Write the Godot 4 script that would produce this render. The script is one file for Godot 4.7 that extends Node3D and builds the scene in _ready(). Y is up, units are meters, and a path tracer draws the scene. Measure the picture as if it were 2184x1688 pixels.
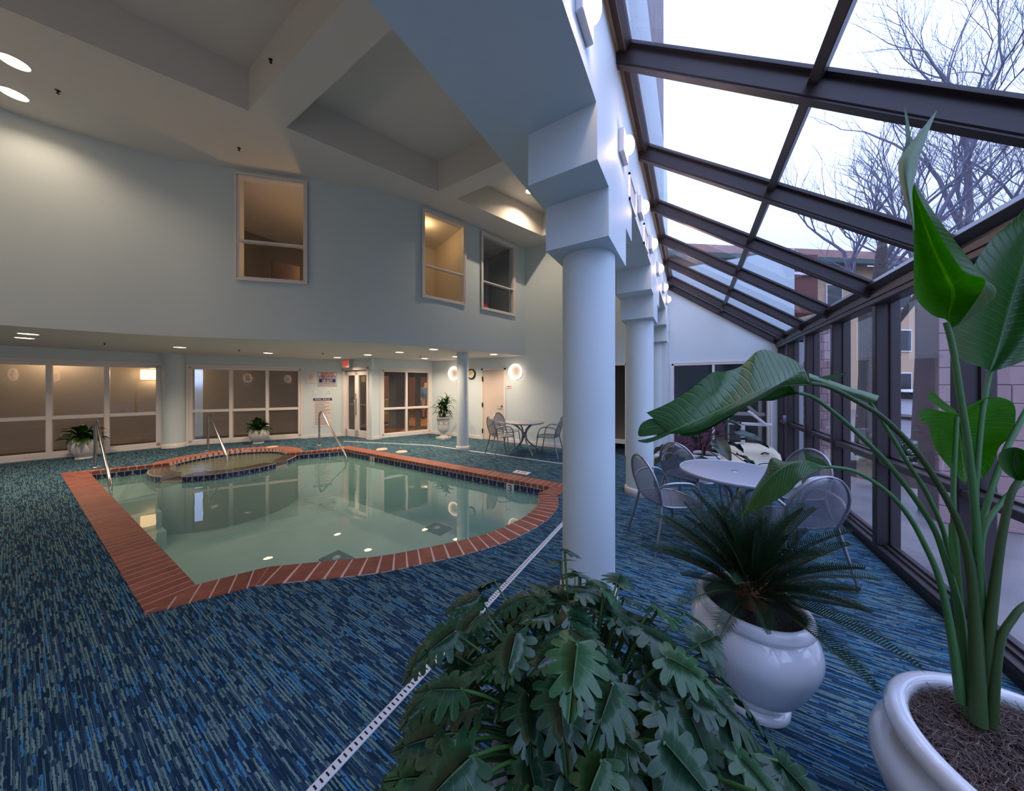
extends Node3D
# An indoor hotel pool seen from its glazed side gallery. Plan coordinates are (x, forward); P() turns them into Godot's axes.

var M := {}
var used := {}
var rng := RandomNumberGenerator.new()


func _ready() -> void:
	rng.seed = 7
	set_stage()
	make_materials()
	build_shell()
	build_pool()
	build_glazing()
	build_lamps()
	build_signs()
	build_furniture()
	build_plants()
	build_person()
	build_outdoors()


func set_stage() -> void:
	var cam := Camera3D.new()
	cam.name = "camera"
	add_child(cam)
	cam.position = Vector3(0, 1.55, 0)
	cam.rotation_degrees.y = 30.898
	cam.near = 0.05
	cam.far = 300.0
	cam.projection = Camera3D.PROJECTION_FRUSTUM
	cam.size = 1688.0 / 640.0 * 0.05          # 640 px focal length, lens shifted so that verticals stay upright
	cam.frustum_offset = Vector2(0, -20.6 / 640.0 * 0.05)
	cam.current = true
	var e := Environment.new()
	e.tonemap_mode = Environment.TONE_MAPPER_LINEAR
	e.tonemap_exposure = 1.42
	e.background_mode = Environment.BG_SKY
	var sky := Sky.new()
	var sm := ProceduralSkyMaterial.new()      # overcast, blue against the warm lamps
	sm.sky_top_color = Color(1.65, 2.1, 3.6).linear_to_srgb()
	sm.sky_horizon_color = Color(0.48, 0.6, 1.05).linear_to_srgb()
	sm.sky_curve = 0.6
	sm.sky_energy_multiplier = 1.0
	sm.ground_bottom_color = Color(0.12, 0.12, 0.13).linear_to_srgb()
	sm.ground_horizon_color = Color(0.25, 0.26, 0.3).linear_to_srgb()
	sky.sky_material = sm
	e.sky = sky
	e.sdfgi_enabled = true
	e.ssao_enabled = true
	e.ssil_enabled = true
	var w := WorldEnvironment.new()
	w.name = "surroundings"
	w.environment = e
	add_child(w)


func P(x: float, y: float, f: float) -> Vector3:
	return Vector3(x, y, -f)


func numbered(called: String) -> String:
	var n: int = used.get(called, 0)
	used[called] = n + 1
	return called if n == 0 else "%s_%03d" % [called, n]


func tag(o: Node3D, label: String, category: String, group := "", kind := "") -> Node3D:
	o.set_meta("label", label)
	o.set_meta("category", category)
	if group:
		o.set_meta("group", group)
	if kind:
		o.set_meta("kind", kind)
	return o


func thing(called: String, label: String, category: String, at := Vector3.ZERO, turn := 0.0, group := "", kind := "") -> Node3D:
	var o := Node3D.new()
	o.name = numbered(called)
	add_child(o)
	o.position = at
	o.rotation.y = turn
	tag(o, label, category, group, kind)
	return o


func part(parent: Node, called: String, mesh: Mesh, m: Material, at := Transform3D.IDENTITY) -> MeshInstance3D:
	var o := MeshInstance3D.new()
	o.name = called
	o.mesh = mesh
	if m:
		o.material_override = m
	o.transform = at
	parent.add_child(o, true)
	return o


func solo(called: String, mesh: Mesh, m: Material, label: String, category: String, at := Transform3D.IDENTITY, group := "", kind := "") -> MeshInstance3D:
	var o := part(self, numbered(called), mesh, m, at)
	tag(o, label, category, group, kind)
	return o


func copy(o: Node3D, called: String) -> Node3D:
	var c: Node3D = o.duplicate()
	c.name = numbered(called)
	add_child(c)
	return c


# ---------- mesh helpers
func tool() -> SurfaceTool:
	var st := SurfaceTool.new()
	st.begin(Mesh.PRIMITIVE_TRIANGLES)
	st.set_uv(Vector2.ZERO)
	return st


func done(st: SurfaceTool) -> ArrayMesh:
	st.generate_normals()
	return st.commit()


func quad(st: SurfaceTool, a: Vector3, b: Vector3, c: Vector3, d: Vector3) -> void:
	st.set_uv(Vector2(0, 0)); st.add_vertex(a)
	st.set_uv(Vector2(1, 0)); st.add_vertex(b)
	st.set_uv(Vector2(1, 1)); st.add_vertex(c)
	st.set_uv(Vector2(0, 0)); st.add_vertex(a)
	st.set_uv(Vector2(1, 1)); st.add_vertex(c)
	st.set_uv(Vector2(0, 1)); st.add_vertex(d)


func box(st: SurfaceTool, c: Vector3, s: Vector3, t := Transform3D.IDENTITY) -> void:
	st.set_smooth_group(-1)
	var h := s / 2
	var v := []
	for i in 8:
		v.append(t * (c + Vector3(h.x * (1 if i & 1 else -1), h.y * (1 if i & 2 else -1), h.z * (1 if i & 4 else -1))))
	for f in [[0, 2, 3, 1], [5, 7, 6, 4], [4, 6, 2, 0], [1, 3, 7, 5], [2, 6, 7, 3], [4, 0, 1, 5]]:
		quad(st, v[f[0]], v[f[1]], v[f[2]], v[f[3]])


func span(st: SurfaceTool, a: Vector3, b: Vector3, t := Transform3D.IDENTITY) -> void:
	box(st, (a + b) / 2, (b - a).abs(), t)


func box_mesh(s: Vector3, c := Vector3.ZERO) -> ArrayMesh:
	var st := tool()
	box(st, c, s)
	return done(st)


func rbox(st: SurfaceTool, c: Vector3, s: Vector3, r: float, t := Transform3D.IDENTITY) -> void:
	# a box with chamfered edges
	st.set_smooth_group(-1)
	var h := s / 2
	var k := h - Vector3(r, r, r)
	var f := func(x, y, z): return t * (c + Vector3(x, y, z))
	for s1 in [-1.0, 1.0]:
		var q := [[-1, -1], [1, -1], [1, 1], [-1, 1]]
		if s1 < 0:
			q.reverse()
		quad(st, f.call(h.x * s1, k.y * q[0][0], k.z * q[0][1]), f.call(h.x * s1, k.y * q[1][0], k.z * q[1][1]), f.call(h.x * s1, k.y * q[2][0], k.z * q[2][1]), f.call(h.x * s1, k.y * q[3][0], k.z * q[3][1]))
		quad(st, f.call(k.x * q[0][1], h.y * s1, k.z * q[0][0]), f.call(k.x * q[1][1], h.y * s1, k.z * q[1][0]), f.call(k.x * q[2][1], h.y * s1, k.z * q[2][0]), f.call(k.x * q[3][1], h.y * s1, k.z * q[3][0]))
		quad(st, f.call(k.x * q[0][0], k.y * q[0][1], h.z * s1), f.call(k.x * q[1][0], k.y * q[1][1], h.z * s1), f.call(k.x * q[2][0], k.y * q[2][1], h.z * s1), f.call(k.x * q[3][0], k.y * q[3][1], h.z * s1))
		for s2 in [-1.0, 1.0]:
			quad(st, f.call(h.x * s1, k.y * s2, -k.z), f.call(h.x * s1, k.y * s2, k.z), f.call(k.x * s1, h.y * s2, k.z), f.call(k.x * s1, h.y * s2, -k.z))
			quad(st, f.call(h.x * s1, -k.y, k.z * s2), f.call(h.x * s1, k.y, k.z * s2), f.call(k.x * s1, k.y, h.z * s2), f.call(k.x * s1, -k.y, h.z * s2))
			quad(st, f.call(-k.x, h.y * s1, k.z * s2), f.call(k.x, h.y * s1, k.z * s2), f.call(k.x, k.y * s1, h.z * s2), f.call(-k.x, k.y * s1, h.z * s2))
			for s3 in [-1.0, 1.0]:
				st.add_vertex(f.call(h.x * s1, k.y * s2, k.z * s3)); st.add_vertex(f.call(k.x * s1, h.y * s2, k.z * s3)); st.add_vertex(f.call(k.x * s1, k.y * s2, h.z * s3))


func rbox_mesh(s: Vector3, r: float, c := Vector3.ZERO) -> ArrayMesh:
	var st := tool()
	rbox(st, c, s, r)
	return done(st)


func cr(a, b, c, d, t: float):
	return 0.5 * (2.0 * b + (c - a) * t + (2.0 * a - 5.0 * b + 4.0 * c - d) * t * t + (3.0 * b - a - 3.0 * c + d) * t * t * t)


func curve(pts, n: int) -> Array:
	var out := []
	var m: int = pts.size()
	for i in n:
		var s := float(i) / (n - 1) * (m - 1)
		var k := mini(int(s), m - 2)
		out.append(cr(pts[maxi(k - 1, 0)], pts[k], pts[k + 1], pts[mini(k + 2, m - 1)], s - k))
	return out


func grid(st: SurfaceTool, g: Array) -> void:
	# g: rows of points; smooth, uv.x across a row, uv.y along the rows
	st.set_smooth_group(0)
	var nv := g.size() - 1
	for i in nv:
		var n: int = g[i].size() - 1
		for j in n:
			var u0 := float(j) / n
			var u1 := float(j + 1) / n
			var v0 := float(i) / nv
			var v1 := float(i + 1) / nv
			st.set_uv(Vector2(u0, v0)); st.add_vertex(g[i][j])
			st.set_uv(Vector2(u1, v0)); st.add_vertex(g[i][j + 1])
			st.set_uv(Vector2(u1, v1)); st.add_vertex(g[i + 1][j + 1])
			st.set_uv(Vector2(u0, v0)); st.add_vertex(g[i][j])
			st.set_uv(Vector2(u1, v1)); st.add_vertex(g[i + 1][j + 1])
			st.set_uv(Vector2(u0, v1)); st.add_vertex(g[i + 1][j])


func sheet(st: SurfaceTool, rows: Array, nu: int, nv: int) -> void:
	var wide := []
	for r in rows:
		wide.append(curve(r, nu))
	var cols := []
	for j in nu:
		var c := []
		for r in wide:
			c.append(r[j])
		cols.append(curve(c, nv))
	var g := []
	for i in nv:
		var row := []
		for j in nu:
			row.append(cols[j][i])
		g.append(row)
	grid(st, g)


func tube(st: SurfaceTool, pts: Array, r, sides := 8, caps := true) -> void:
	# r: a number or an array of radii
	var rings := []
	var up := Vector3.UP
	var n := pts.size()
	var t0: Vector3 = (pts[1] - pts[0]).normalized()
	if absf(t0.dot(up)) > 0.9:
		up = Vector3.RIGHT
	var side := t0.cross(up).normalized()
	for i in n:
		var t: Vector3 = (pts[mini(i + 1, n - 1)] - pts[maxi(i - 1, 0)]).normalized()
		side = (side - t * side.dot(t)).normalized()
		var w := t.cross(side)
		var rad: float = r if r is float or r is int else r[i]
		var ring := []
		for k in sides + 1:
			var a := TAU * k / sides
			ring.append(pts[i] + (side * cos(a) + w * sin(a)) * rad)
		rings.append(ring)
	grid(st, rings)
	if caps:
		st.set_smooth_group(-1)
		for e in [0, n - 1]:
			for k in sides:
				st.add_vertex(pts[e])
				st.add_vertex(rings[e][k + 1] if e else rings[e][k])
				st.add_vertex(rings[e][k] if e else rings[e][k + 1])


func tube_mesh(pts: Array, r, sides := 8) -> ArrayMesh:
	var st := tool()
	tube(st, pts, r, sides)
	return done(st)


func lathe(st: SurfaceTool, profile: Array, segs := 32, c := Vector3.ZERO, t := Transform3D.IDENTITY) -> void:
	# profile: [radius, height] pairs
	var rows := []
	for p in profile:
		var row := []
		for k in segs + 1:
			var a := TAU * k / segs
			row.append(t * (c + Vector3(cos(a) * p[0], p[1], sin(a) * p[0])))
		rows.append(row)
	grid(st, rows)


func lathe_mesh(profile: Array, segs := 32) -> ArrayMesh:
	var st := tool()
	lathe(st, profile, segs)
	return done(st)


func smooth_profile(profile: Array, n: int) -> Array:
	var v := []
	for p in profile:
		v.append(Vector2(p[0], p[1]))
	var out := []
	for q in curve(v, n):
		out.append([maxf(q.x, 0.0), q.y])
	return out


func prism(st: SurfaceTool, poly: PackedVector2Array, y0: float, y1: float) -> void:
	# poly in plan (x, forward), from y0 up to y1
	st.set_smooth_group(-1)
	if Geometry2D.is_polygon_clockwise(poly):
		poly.reverse()
	var tri := Geometry2D.triangulate_polygon(poly)
	for k in range(0, tri.size(), 3):
		for j in [0, 1, 2]:
			st.add_vertex(P(poly[tri[k + j]].x, y1, poly[tri[k + j]].y))
		for j in [2, 1, 0]:
			st.add_vertex(P(poly[tri[k + j]].x, y0, poly[tri[k + j]].y))
	for i in poly.size():
		var a := poly[i]
		var b := poly[(i + 1) % poly.size()]
		quad(st, P(a.x, y0, a.y), P(b.x, y0, b.y), P(b.x, y1, b.y), P(a.x, y1, a.y))


func wall_frame(ax: float, af: float, bx: float, bf: float) -> Transform3D:
	# local x runs from a to b, y up, z into the room (a is at the viewer's hand where the wall begins)
	var d := (P(bx, 0, bf) - P(ax, 0, af)).normalized()
	return Transform3D(Basis(d, Vector3.UP, d.cross(Vector3.UP)), P(ax, 0, af))


func wall_with_holes(st: SurfaceTool, length: float, y0: float, y1: float, thick: float, holes: Array, x0 := 0.0) -> void:
	# a wall in its own frame, its face at z = 0; holes: [x0, x1, y0, y1], not overlapping in x, sorted
	var x := x0
	for h in holes:
		span(st, Vector3(x, y0, -thick), Vector3(h[0], y1, 0))
		if h[2] > y0:
			span(st, Vector3(h[0], y0, -thick), Vector3(h[1], h[2], 0))
		if h[3] < y1:
			span(st, Vector3(h[0], h[3], -thick), Vector3(h[1], y1, 0))
		x = h[1]
	span(st, Vector3(x, y0, -thick), Vector3(length, y1, 0))


# ---------- materials
func mat(key: String, c: Color, rough := 0.6, metal := 0.0, spec := 0.5) -> StandardMaterial3D:
	var m := StandardMaterial3D.new()
	m.resource_name = key
	m.albedo_color = c
	m.roughness = rough
	m.metallic = metal
	m.metallic_specular = spec
	M[key] = m
	return m


func glow(key: String, c: Color, e: float) -> StandardMaterial3D:
	var m := mat(key, c, 0.5)
	m.emission_enabled = true
	m.emission = c
	m.emission_energy_multiplier = e
	return m


func noise_tex(freq: float, lo: Color, hi: Color, size := 256, seed_ := 1, octaves := 4) -> NoiseTexture2D:
	var n := FastNoiseLite.new()
	n.seed = seed_
	n.frequency = freq
	n.fractal_octaves = octaves
	var g := Gradient.new()
	g.set_color(0, lo)
	g.set_color(1, hi)
	var t := NoiseTexture2D.new()
	t.width = size
	t.height = size
	t.seamless = true
	t.noise = n
	t.color_ramp = g
	return t


func tri(m: StandardMaterial3D, scale: float) -> void:
	m.uv1_triplanar = true
	m.uv1_world_triplanar = true
	m.uv1_scale = Vector3.ONE * scale


func carpet_texture() -> ImageTexture:
	# loop pile in rows along x: grey-teal and blue dashes on navy, dark dashes that swell across their neighbours
	var s := 2048
	var im := Image.create(s, s, false, Image.FORMAT_RGB8)
	var navy := Color8(27, 50, 70)
	var indigo := Color8(42, 65, 90)
	var blue := Color8(66, 126, 166)
	var teal := Color8(106, 133, 131)
	var mid := Color8(68, 104, 120)
	var n := FastNoiseLite.new()
	n.seed = 5
	n.frequency = 0.005
	im.fill(navy)
	var r := RandomNumberGenerator.new()
	r.seed = 11
	var pitch := 14
	for row in s / pitch + 1:
		var y := row * pitch
		var x := -r.randi_range(0, 160)
		while x < s:
			var l := r.randi_range(70, 190)
			var d := n.get_noise_2d(absf(fposmod(x + l * 0.5, s) - s / 2.0), absf(y - s / 2.0) * 2.0)
			var v := r.randf() - d * 0.5
			var c: Color = teal if v < 0.46 else blue if v < 0.66 else indigo if v < 0.84 else navy
			c = c.lerp(Color.BLACK if r.randf() < 0.5 else Color.WHITE, r.randf() * 0.07)
			# a run of short loops of uneven height
			var k := x
			while k < x + l:
				var w := r.randi_range(8, 22)
				im.fill_rect(Rect2i(k, y + r.randi_range(0, 1), w, r.randi_range(6, 8)), c)
				k += w
			x += l + r.randi_range(0, 14)
		# thin lines between the rows
		for t in [[9, teal], [12, mid]]:
			x = -r.randi_range(0, 60)
			while x < s:
				var l := r.randi_range(30, 150)
				if r.randf() < 0.8:
					im.fill_rect(Rect2i(x, y + t[0], l, 1 + (r.randi() % 2)), t[1])
				x += l
	for k in 1500:
		var x := r.randi_range(0, s)
		var y := r.randi_range(0, s / 8) * 8
		var l := r.randi_range(40, 110)
		var c := navy if r.randf() < 0.6 else indigo
		im.fill_rect(Rect2i(x, y + 1, l, 7), c)
		im.fill_rect(Rect2i(x + 10, y, l - 20, 9), c)
	return ImageTexture.create_from_image(im)


func vein_texture(c: Color, light: Color, n: float, lean: float, contrast: float) -> Array:
	# a blade with a pale midrib along uv.y and side veins that run out and forward; [colour, height]
	var w := 128
	var h := 512
	var im := Image.create(w, h, false, Image.FORMAT_RGB8)
	var hi := Image.create(w, h, false, Image.FORMAT_RGB8)
	var q := FastNoiseLite.new()
	q.seed = 3
	q.frequency = 0.03
	for y in h:
		for x in w:
			var a := absf((x + 0.5) / w - 0.5) * 2.0
			var ph := (float(y) / h - a * lean) * n + q.get_noise_2d(x * 0.3, y) * 0.12
			var f := absf(fposmod(ph, 1.0) - 0.5) * 2.0
			var vein := smoothstep(0.8, 1.0, f)
			var rib := 1.0 - smoothstep(0.015, 0.05, a)
			var k := clampf(vein * contrast + rib * 0.75, 0.0, 1.0)
			var b := c.lerp(light, k)
			b = b.lerp(c.darkened(0.35), 0.25 * (0.5 + q.get_noise_2d(x * 2, y * 0.6)))
			im.set_pixel(x, y, b)
			var e := 0.5 - 0.35 * vein + 0.4 * rib
			hi.set_pixel(x, y, Color(e, e, e))
	return [ImageTexture.create_from_image(im), ImageTexture.create_from_image(hi)]


func leaf_mat(key: String, c: Color, light: Color, n: float, lean: float, contrast: float, through: Color, relief := 0.25, rough := 0.38) -> void:
	var m := mat(key, Color.WHITE, rough)
	var t := vein_texture(c, light, n, lean, contrast)
	m.albedo_texture = t[0]
	m.heightmap_enabled = true
	m.heightmap_texture = t[1]
	m.heightmap_scale = relief
	m.backlight_enabled = true
	m.backlight = through


func tile_texture() -> ImageTexture:
	# one pool tile: navy ground with pale fan lines
	var s := 96
	var im := Image.create(s, s, false, Image.FORMAT_RGB8)
	var navy := Color8(22, 28, 74)
	var pale := Color8(168, 164, 164)
	im.fill(navy)
	for y in s:
		for x in s:
			var u := (x + 0.5) / s
			var v := (y + 0.5) / s
			var line := false
			for k in 5:
				var a := PI * (0.1 + 0.2 * k)
				var d := absf((u - 0.5) * sin(a) - (1.05 - v) * cos(a))
				line = line or (d < 0.024 and Vector2(u - 0.5, 1.05 - v).length() > 0.3)
			var r := Vector2(u - 0.5, 1.05 - v).length()
			line = line or absf(r - 0.3) < 0.024 or u < 0.035 or u > 0.965 or v < 0.04 or v > 0.96
			if line:
				im.set_pixel(x, y, pale)
			elif r < 0.3:
				im.set_pixel(x, y, Color8(90, 96, 110))
	return ImageTexture.create_from_image(im)


func mesh_texture() -> ImageTexture:
	# expanded metal: a lattice with small openings
	var s := 64
	var im := Image.create(s, s, false, Image.FORMAT_RGBA8)
	for y in s:
		for x in s:
			var u := fposmod((x + 0.5) / s + (0.5 if fposmod((y + 0.5) / s * 2.0, 2.0) >= 1.0 else 0.0), 1.0) - 0.5
			var v := fposmod((y + 0.5) / s * 2.0, 1.0) - 0.5
			var open_ := absf(u) / 0.36 + absf(v) / 0.36 < 1.0
			im.set_pixel(x, y, Color(1, 1, 1, 0.0 if open_ else 1.0))
	return ImageTexture.create_from_image(im)


func make_materials() -> void:
	var m := mat("carpet", Color.WHITE, 1.0, 0.0, 0.2)
	m.albedo_texture = carpet_texture()
	tri(m, 1.0 / 1.85)
	m.uv1_triplanar_sharpness = 8.0
	mat("paint", Color(0.815, 0.87, 0.885), 0.55, 0.0, 0.35)
	mat("ceiling", Color(0.87, 0.855, 0.835), 0.85, 0.0, 0.2)
	mat("white_trim", Color(0.9, 0.875, 0.86), 0.35)
	mat("door", Color(0.84, 0.78, 0.74), 0.45)
	mat("bronze", Color(0.215, 0.19, 0.2), 0.38, 0.2)
	mat("bronze_light", Color(0.215, 0.19, 0.2), 0.38, 0.2)
	mat("bronze_dark", Color(0.215, 0.19, 0.2), 0.38, 0.2)
	mat("gasket", Color(0.05, 0.05, 0.06), 0.6)
	m = mat("glass", Color(0.75, 0.85, 0.9, 0.03), 0.0)
	m.transparency = BaseMaterial3D.TRANSPARENCY_ALPHA
	m = mat("tinted_glass", Color(0.45, 0.42, 0.38, 0.2), 0.0)
	m.transparency = BaseMaterial3D.TRANSPARENCY_ALPHA
	m = mat("wet_glass", Color(0.7, 0.76, 0.86, 0.14), 0.02)
	m.transparency = BaseMaterial3D.TRANSPARENCY_ALPHA
	m = mat("droplet", Color(0.45, 0.5, 0.62, 0.3), 0.05)
	m.transparency = BaseMaterial3D.TRANSPARENCY_ALPHA
	m = mat("water", Color(0.44, 0.64, 0.62, 0.45), 0.0, 0.0, 0.5)
	m.transparency = BaseMaterial3D.TRANSPARENCY_ALPHA
	m.heightmap_enabled = true
	m.heightmap_texture = noise_tex(0.012, Color.BLACK, Color.WHITE, 512, 4, 2)
	m.heightmap_scale = 0.05
	tri(m, 0.35)
	m = mat("spa_water", Color(0.5, 0.52, 0.42, 0.55), 0.05, 0.0, 0.5)
	m.transparency = BaseMaterial3D.TRANSPARENCY_ALPHA
	m.heightmap_enabled = true
	m.heightmap_texture = noise_tex(0.03, Color.BLACK, Color.WHITE, 512, 9, 4)
	m.heightmap_scale = 0.6
	tri(m, 1.0)
	m = mat("plaster", Color(0.74, 0.86, 0.84), 0.7)
	m.albedo_texture = noise_tex(0.01, Color(0.9, 0.92, 0.9), Color.WHITE, 256, 2)
	tri(m, 0.4)
	for k in 4:
		m = mat("brick%d" % k, [Color(0.6, 0.335, 0.265), Color(0.57, 0.31, 0.245), Color(0.63, 0.36, 0.285), Color(0.585, 0.325, 0.255)][k], 0.62)
		m.albedo_texture = noise_tex(0.02, Color(0.84, 0.82, 0.82), Color(1, 1, 1), 256, 20 + k, 5)
		tri(m, 1.3)
	m = mat("grout", Color(0.84, 0.72, 0.67), 0.9)
	m = mat("tile", Color.WHITE, 0.15)
	m.albedo_texture = tile_texture()
	mat("tile_plain", Color8(72, 56, 50), 0.3)
	mat("grout_grey", Color(0.6, 0.58, 0.55), 0.8)
	mat("steel", Color(0.78, 0.76, 0.74), 0.16, 1.0)
	mat("alu", Color(0.6, 0.61, 0.64), 0.32, 0.9)
	m = mat("perforated", Color(0.55, 0.56, 0.6), 0.42, 0.75)
	m.albedo_texture = mesh_texture()
	m.transparency = BaseMaterial3D.TRANSPARENCY_ALPHA_SCISSOR
	m.alpha_scissor_threshold = 0.5
	m.uv1_scale = Vector3(44, 44, 1)
	mat("table_top", Color(0.68, 0.69, 0.73), 0.4, 0.6)
	m = mat("ceramic", Color(0.87, 0.87, 0.89), 0.13)
	m.clearcoat_enabled = true
	m.clearcoat = 0.6
	m.clearcoat_roughness = 0.05
	mat("stoneware", Color(0.8, 0.79, 0.78), 0.45)
	m = mat("soil", Color(0.2, 0.16, 0.14), 1.0)
	m.albedo_texture = noise_tex(0.06, Color(0.4, 0.4, 0.4), Color.WHITE, 256, 6, 5)
	m.heightmap_enabled = true
	m.heightmap_texture = noise_tex(0.06, Color.BLACK, Color.WHITE, 256, 6, 5)
	m.heightmap_scale = 2.0
	tri(m, 4.0)
	mat("moss", Color(0.55, 0.48, 0.46), 0.95).vertex_color_use_as_albedo = true
	mat("black", Color(0.04, 0.04, 0.045), 0.5)
	mat("white", Color(0.88, 0.87, 0.87), 0.4)
	mat("white_plastic", Color(0.86, 0.86, 0.88), 0.5)
	mat("navy", Color8(34, 32, 96), 0.5)
	mat("red", Color8(178, 34, 34), 0.5)
	mat("sign_face", Color8(222, 214, 210), 0.5)
	mat("cream", Color(0.87, 0.83, 0.72), 0.35)
	m = mat("maroon", Color(0.47, 0.24, 0.36), 0.8)
	m.albedo_texture = noise_tex(0.02, Color(0.8, 0.8, 0.8), Color.WHITE, 256, 8)
	tri(m, 2.0)
	mat("hall_wall", Color(0.7, 0.66, 0.6), 0.7)
	mat("hall_ceiling", Color(0.7, 0.66, 0.6), 0.8)
	mat("warm_wall", Color(0.84, 0.81, 0.76), 0.75)
	mat("tan_wall", Color(0.7, 0.65, 0.58), 0.8)
	mat("dark_room", Color(0.6, 0.61, 0.63), 0.8)
	mat("wood", Color(0.27, 0.17, 0.1), 0.5)
	m = mat("hall_carpet", Color.WHITE, 1.0)
	m.albedo_texture = noise_tex(0.02, Color(0.24, 0.06, 0.04), Color(0.2, 0.2, 0.1), 256, 14, 3)
	tri(m, 0.8)
	m = mat("lobby_carpet", Color.WHITE, 1.0)
	m.albedo_texture = noise_tex(0.02, Color(0.6, 0.24, 0.2), Color(0.78, 0.66, 0.3), 256, 15, 2)
	tri(m, 0.7)
	glow("lamp_warm", Color(1.0, 0.86, 0.7), 7.0)
	glow("lamp_ring", Color(1.0, 0.88, 0.8), 1.7)
	glow("lamp_dome", Color(1.0, 0.88, 0.82), 2.6)
	glow("lamp_panel", Color(1.0, 0.83, 0.6), 2.5)
	glow("exit_red", Color(1.0, 0.16, 0.1), 0.45)
	mat("brass_dark", Color(0.2, 0.16, 0.12), 0.4, 0.8)
	# leaves
	leaf_mat("paradise", Color(0.17, 0.35, 0.13), Color(0.46, 0.58, 0.36), 26.0, 0.16, 0.28, Color(0.42, 0.7, 0.1), 0.55, 0.3)
	leaf_mat("paradise_young", Color(0.24, 0.46, 0.09), Color(0.5, 0.66, 0.25), 26.0, 0.12, 0.22, Color(0.72, 1.0, 0.16), 0.3, 0.35)
	leaf_mat("paradise_under", Color(0.45, 0.58, 0.43), Color(0.66, 0.74, 0.62), 22.0, 0.6, 0.3, Color(0.3, 0.42, 0.2), 0.4, 0.5)
	mat("paradise_stem", Color(0.24, 0.42, 0.22), 0.42)
	mat("paradise_sheath", Color(0.2, 0.3, 0.13), 0.5)
	leaf_mat("xanadu", Color(0.1, 0.25, 0.15), Color(0.3, 0.46, 0.27), 6.0, 0.0, 0.3, Color(0.2, 0.4, 0.1), 0.12, 0.33)
	leaf_mat("xanadu_light", Color(0.15, 0.32, 0.17), Color(0.36, 0.52, 0.3), 6.0, 0.0, 0.3, Color(0.25, 0.5, 0.12), 0.12, 0.36)
	mat("xanadu_stem", Color(0.2, 0.34, 0.14), 0.45)
	m = mat("cycad", Color(0.11, 0.21, 0.13), 0.55, 0.0, 0.3)
	m = mat("cycad_rib", Color(0.25, 0.24, 0.1), 0.5)
	mat("cycad_core", Color(0.42, 0.25, 0.13), 0.9)
	leaf_mat("strap", Color(0.12, 0.27, 0.07), Color(0.3, 0.46, 0.16), 6.0, 0.5, 0.12, Color(0.3, 0.5, 0.1), 0.08, 0.35)
	leaf_mat("strap_dark", Color(0.08, 0.18, 0.06), Color(0.22, 0.34, 0.14), 6.0, 0.5, 0.12, Color(0.2, 0.35, 0.1), 0.08, 0.4)
	leaf_mat("imperial", Color(0.1, 0.2, 0.13), Color(0.3, 0.38, 0.3), 12.0, 0.3, 0.25, Color(0.15, 0.3, 0.1), 0.15, 0.32)
	mat("imperial_stem", Color(0.26, 0.11, 0.13), 0.5)
	# outdoors
	m = mat("concrete", Color.WHITE, 0.35)
	m.albedo_texture = noise_tex(0.01, Color(0.38, 0.36, 0.37), Color(0.52, 0.49, 0.48), 512, 30, 5)
	tri(m, 0.25)
	mat("block_pink", Color(0.6, 0.49, 0.49), 0.85)
	mat("block_grout", Color(0.46, 0.38, 0.38), 0.9)
	mat("stucco_tan", Color(0.74, 0.62, 0.5), 0.9)
	mat("roof_red", Color(0.42, 0.22, 0.17), 0.8)
	mat("eave_green", Color(0.16, 0.28, 0.25), 0.6)
	m = mat("wall_outside", Color(0.52, 0.47, 0.48), 0.9)
	m.albedo_texture = noise_tex(0.02, Color(0.75, 0.75, 0.76), Color.WHITE, 256, 31)
	tri(m, 0.6)
	m = mat("bark", Color(0.4, 0.36, 0.34), 0.95)
	m.albedo_texture = noise_tex(0.04, Color(0.45, 0.42, 0.4), Color.WHITE, 256, 32, 5)
	tri(m, 2.5)
	mat("twig", Color(0.42, 0.41, 0.47), 0.9)
	leaf_mat("shrub", Color(0.12, 0.24, 0.1), Color(0.24, 0.36, 0.16), 5.0, 0.3, 0.1, Color(0.2, 0.35, 0.1), 0.05, 0.5)
	m = mat("mulch", Color(0.3, 0.2, 0.16), 1.0)
	m.albedo_texture = noise_tex(0.05, Color(0.4, 0.4, 0.4), Color.WHITE, 256, 33, 5)
	tri(m, 2.0)
	mat("car_white", Color(0.82, 0.83, 0.86), 0.2)
	mat("car_plum", Color(0.3, 0.13, 0.2), 0.2)
	mat("car_glass", Color(0.06, 0.07, 0.09), 0.05)
	mat("tyre", Color(0.03, 0.03, 0.03), 0.9)



const SOFFIT := 2.35
const CEIL := 5.2
const UPPER := [[-7.95, -2.6], [-7.9, -1.2], [-7.78, -0.07], [-7.6, 0.5], [-7.22, 1.25], [-6.7, 1.82], [-6.11, 2.41], [-5.58, 2.92], [-5.07, 3.52], [-4.64, 4.32], [-4.3, 5.3], [-3.8, 7.03]]
var arc := []          # points of the upper wall, even steps
var arc_at := []       # length along it


func arc_point(s: float) -> Vector2:
	for i in arc.size() - 1:
		if s <= arc_at[i + 1] or i == arc.size() - 2:
			return arc[i].lerp(arc[i + 1], (s - arc_at[i]) / (arc_at[i + 1] - arc_at[i]))
	return arc[-1]


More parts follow.
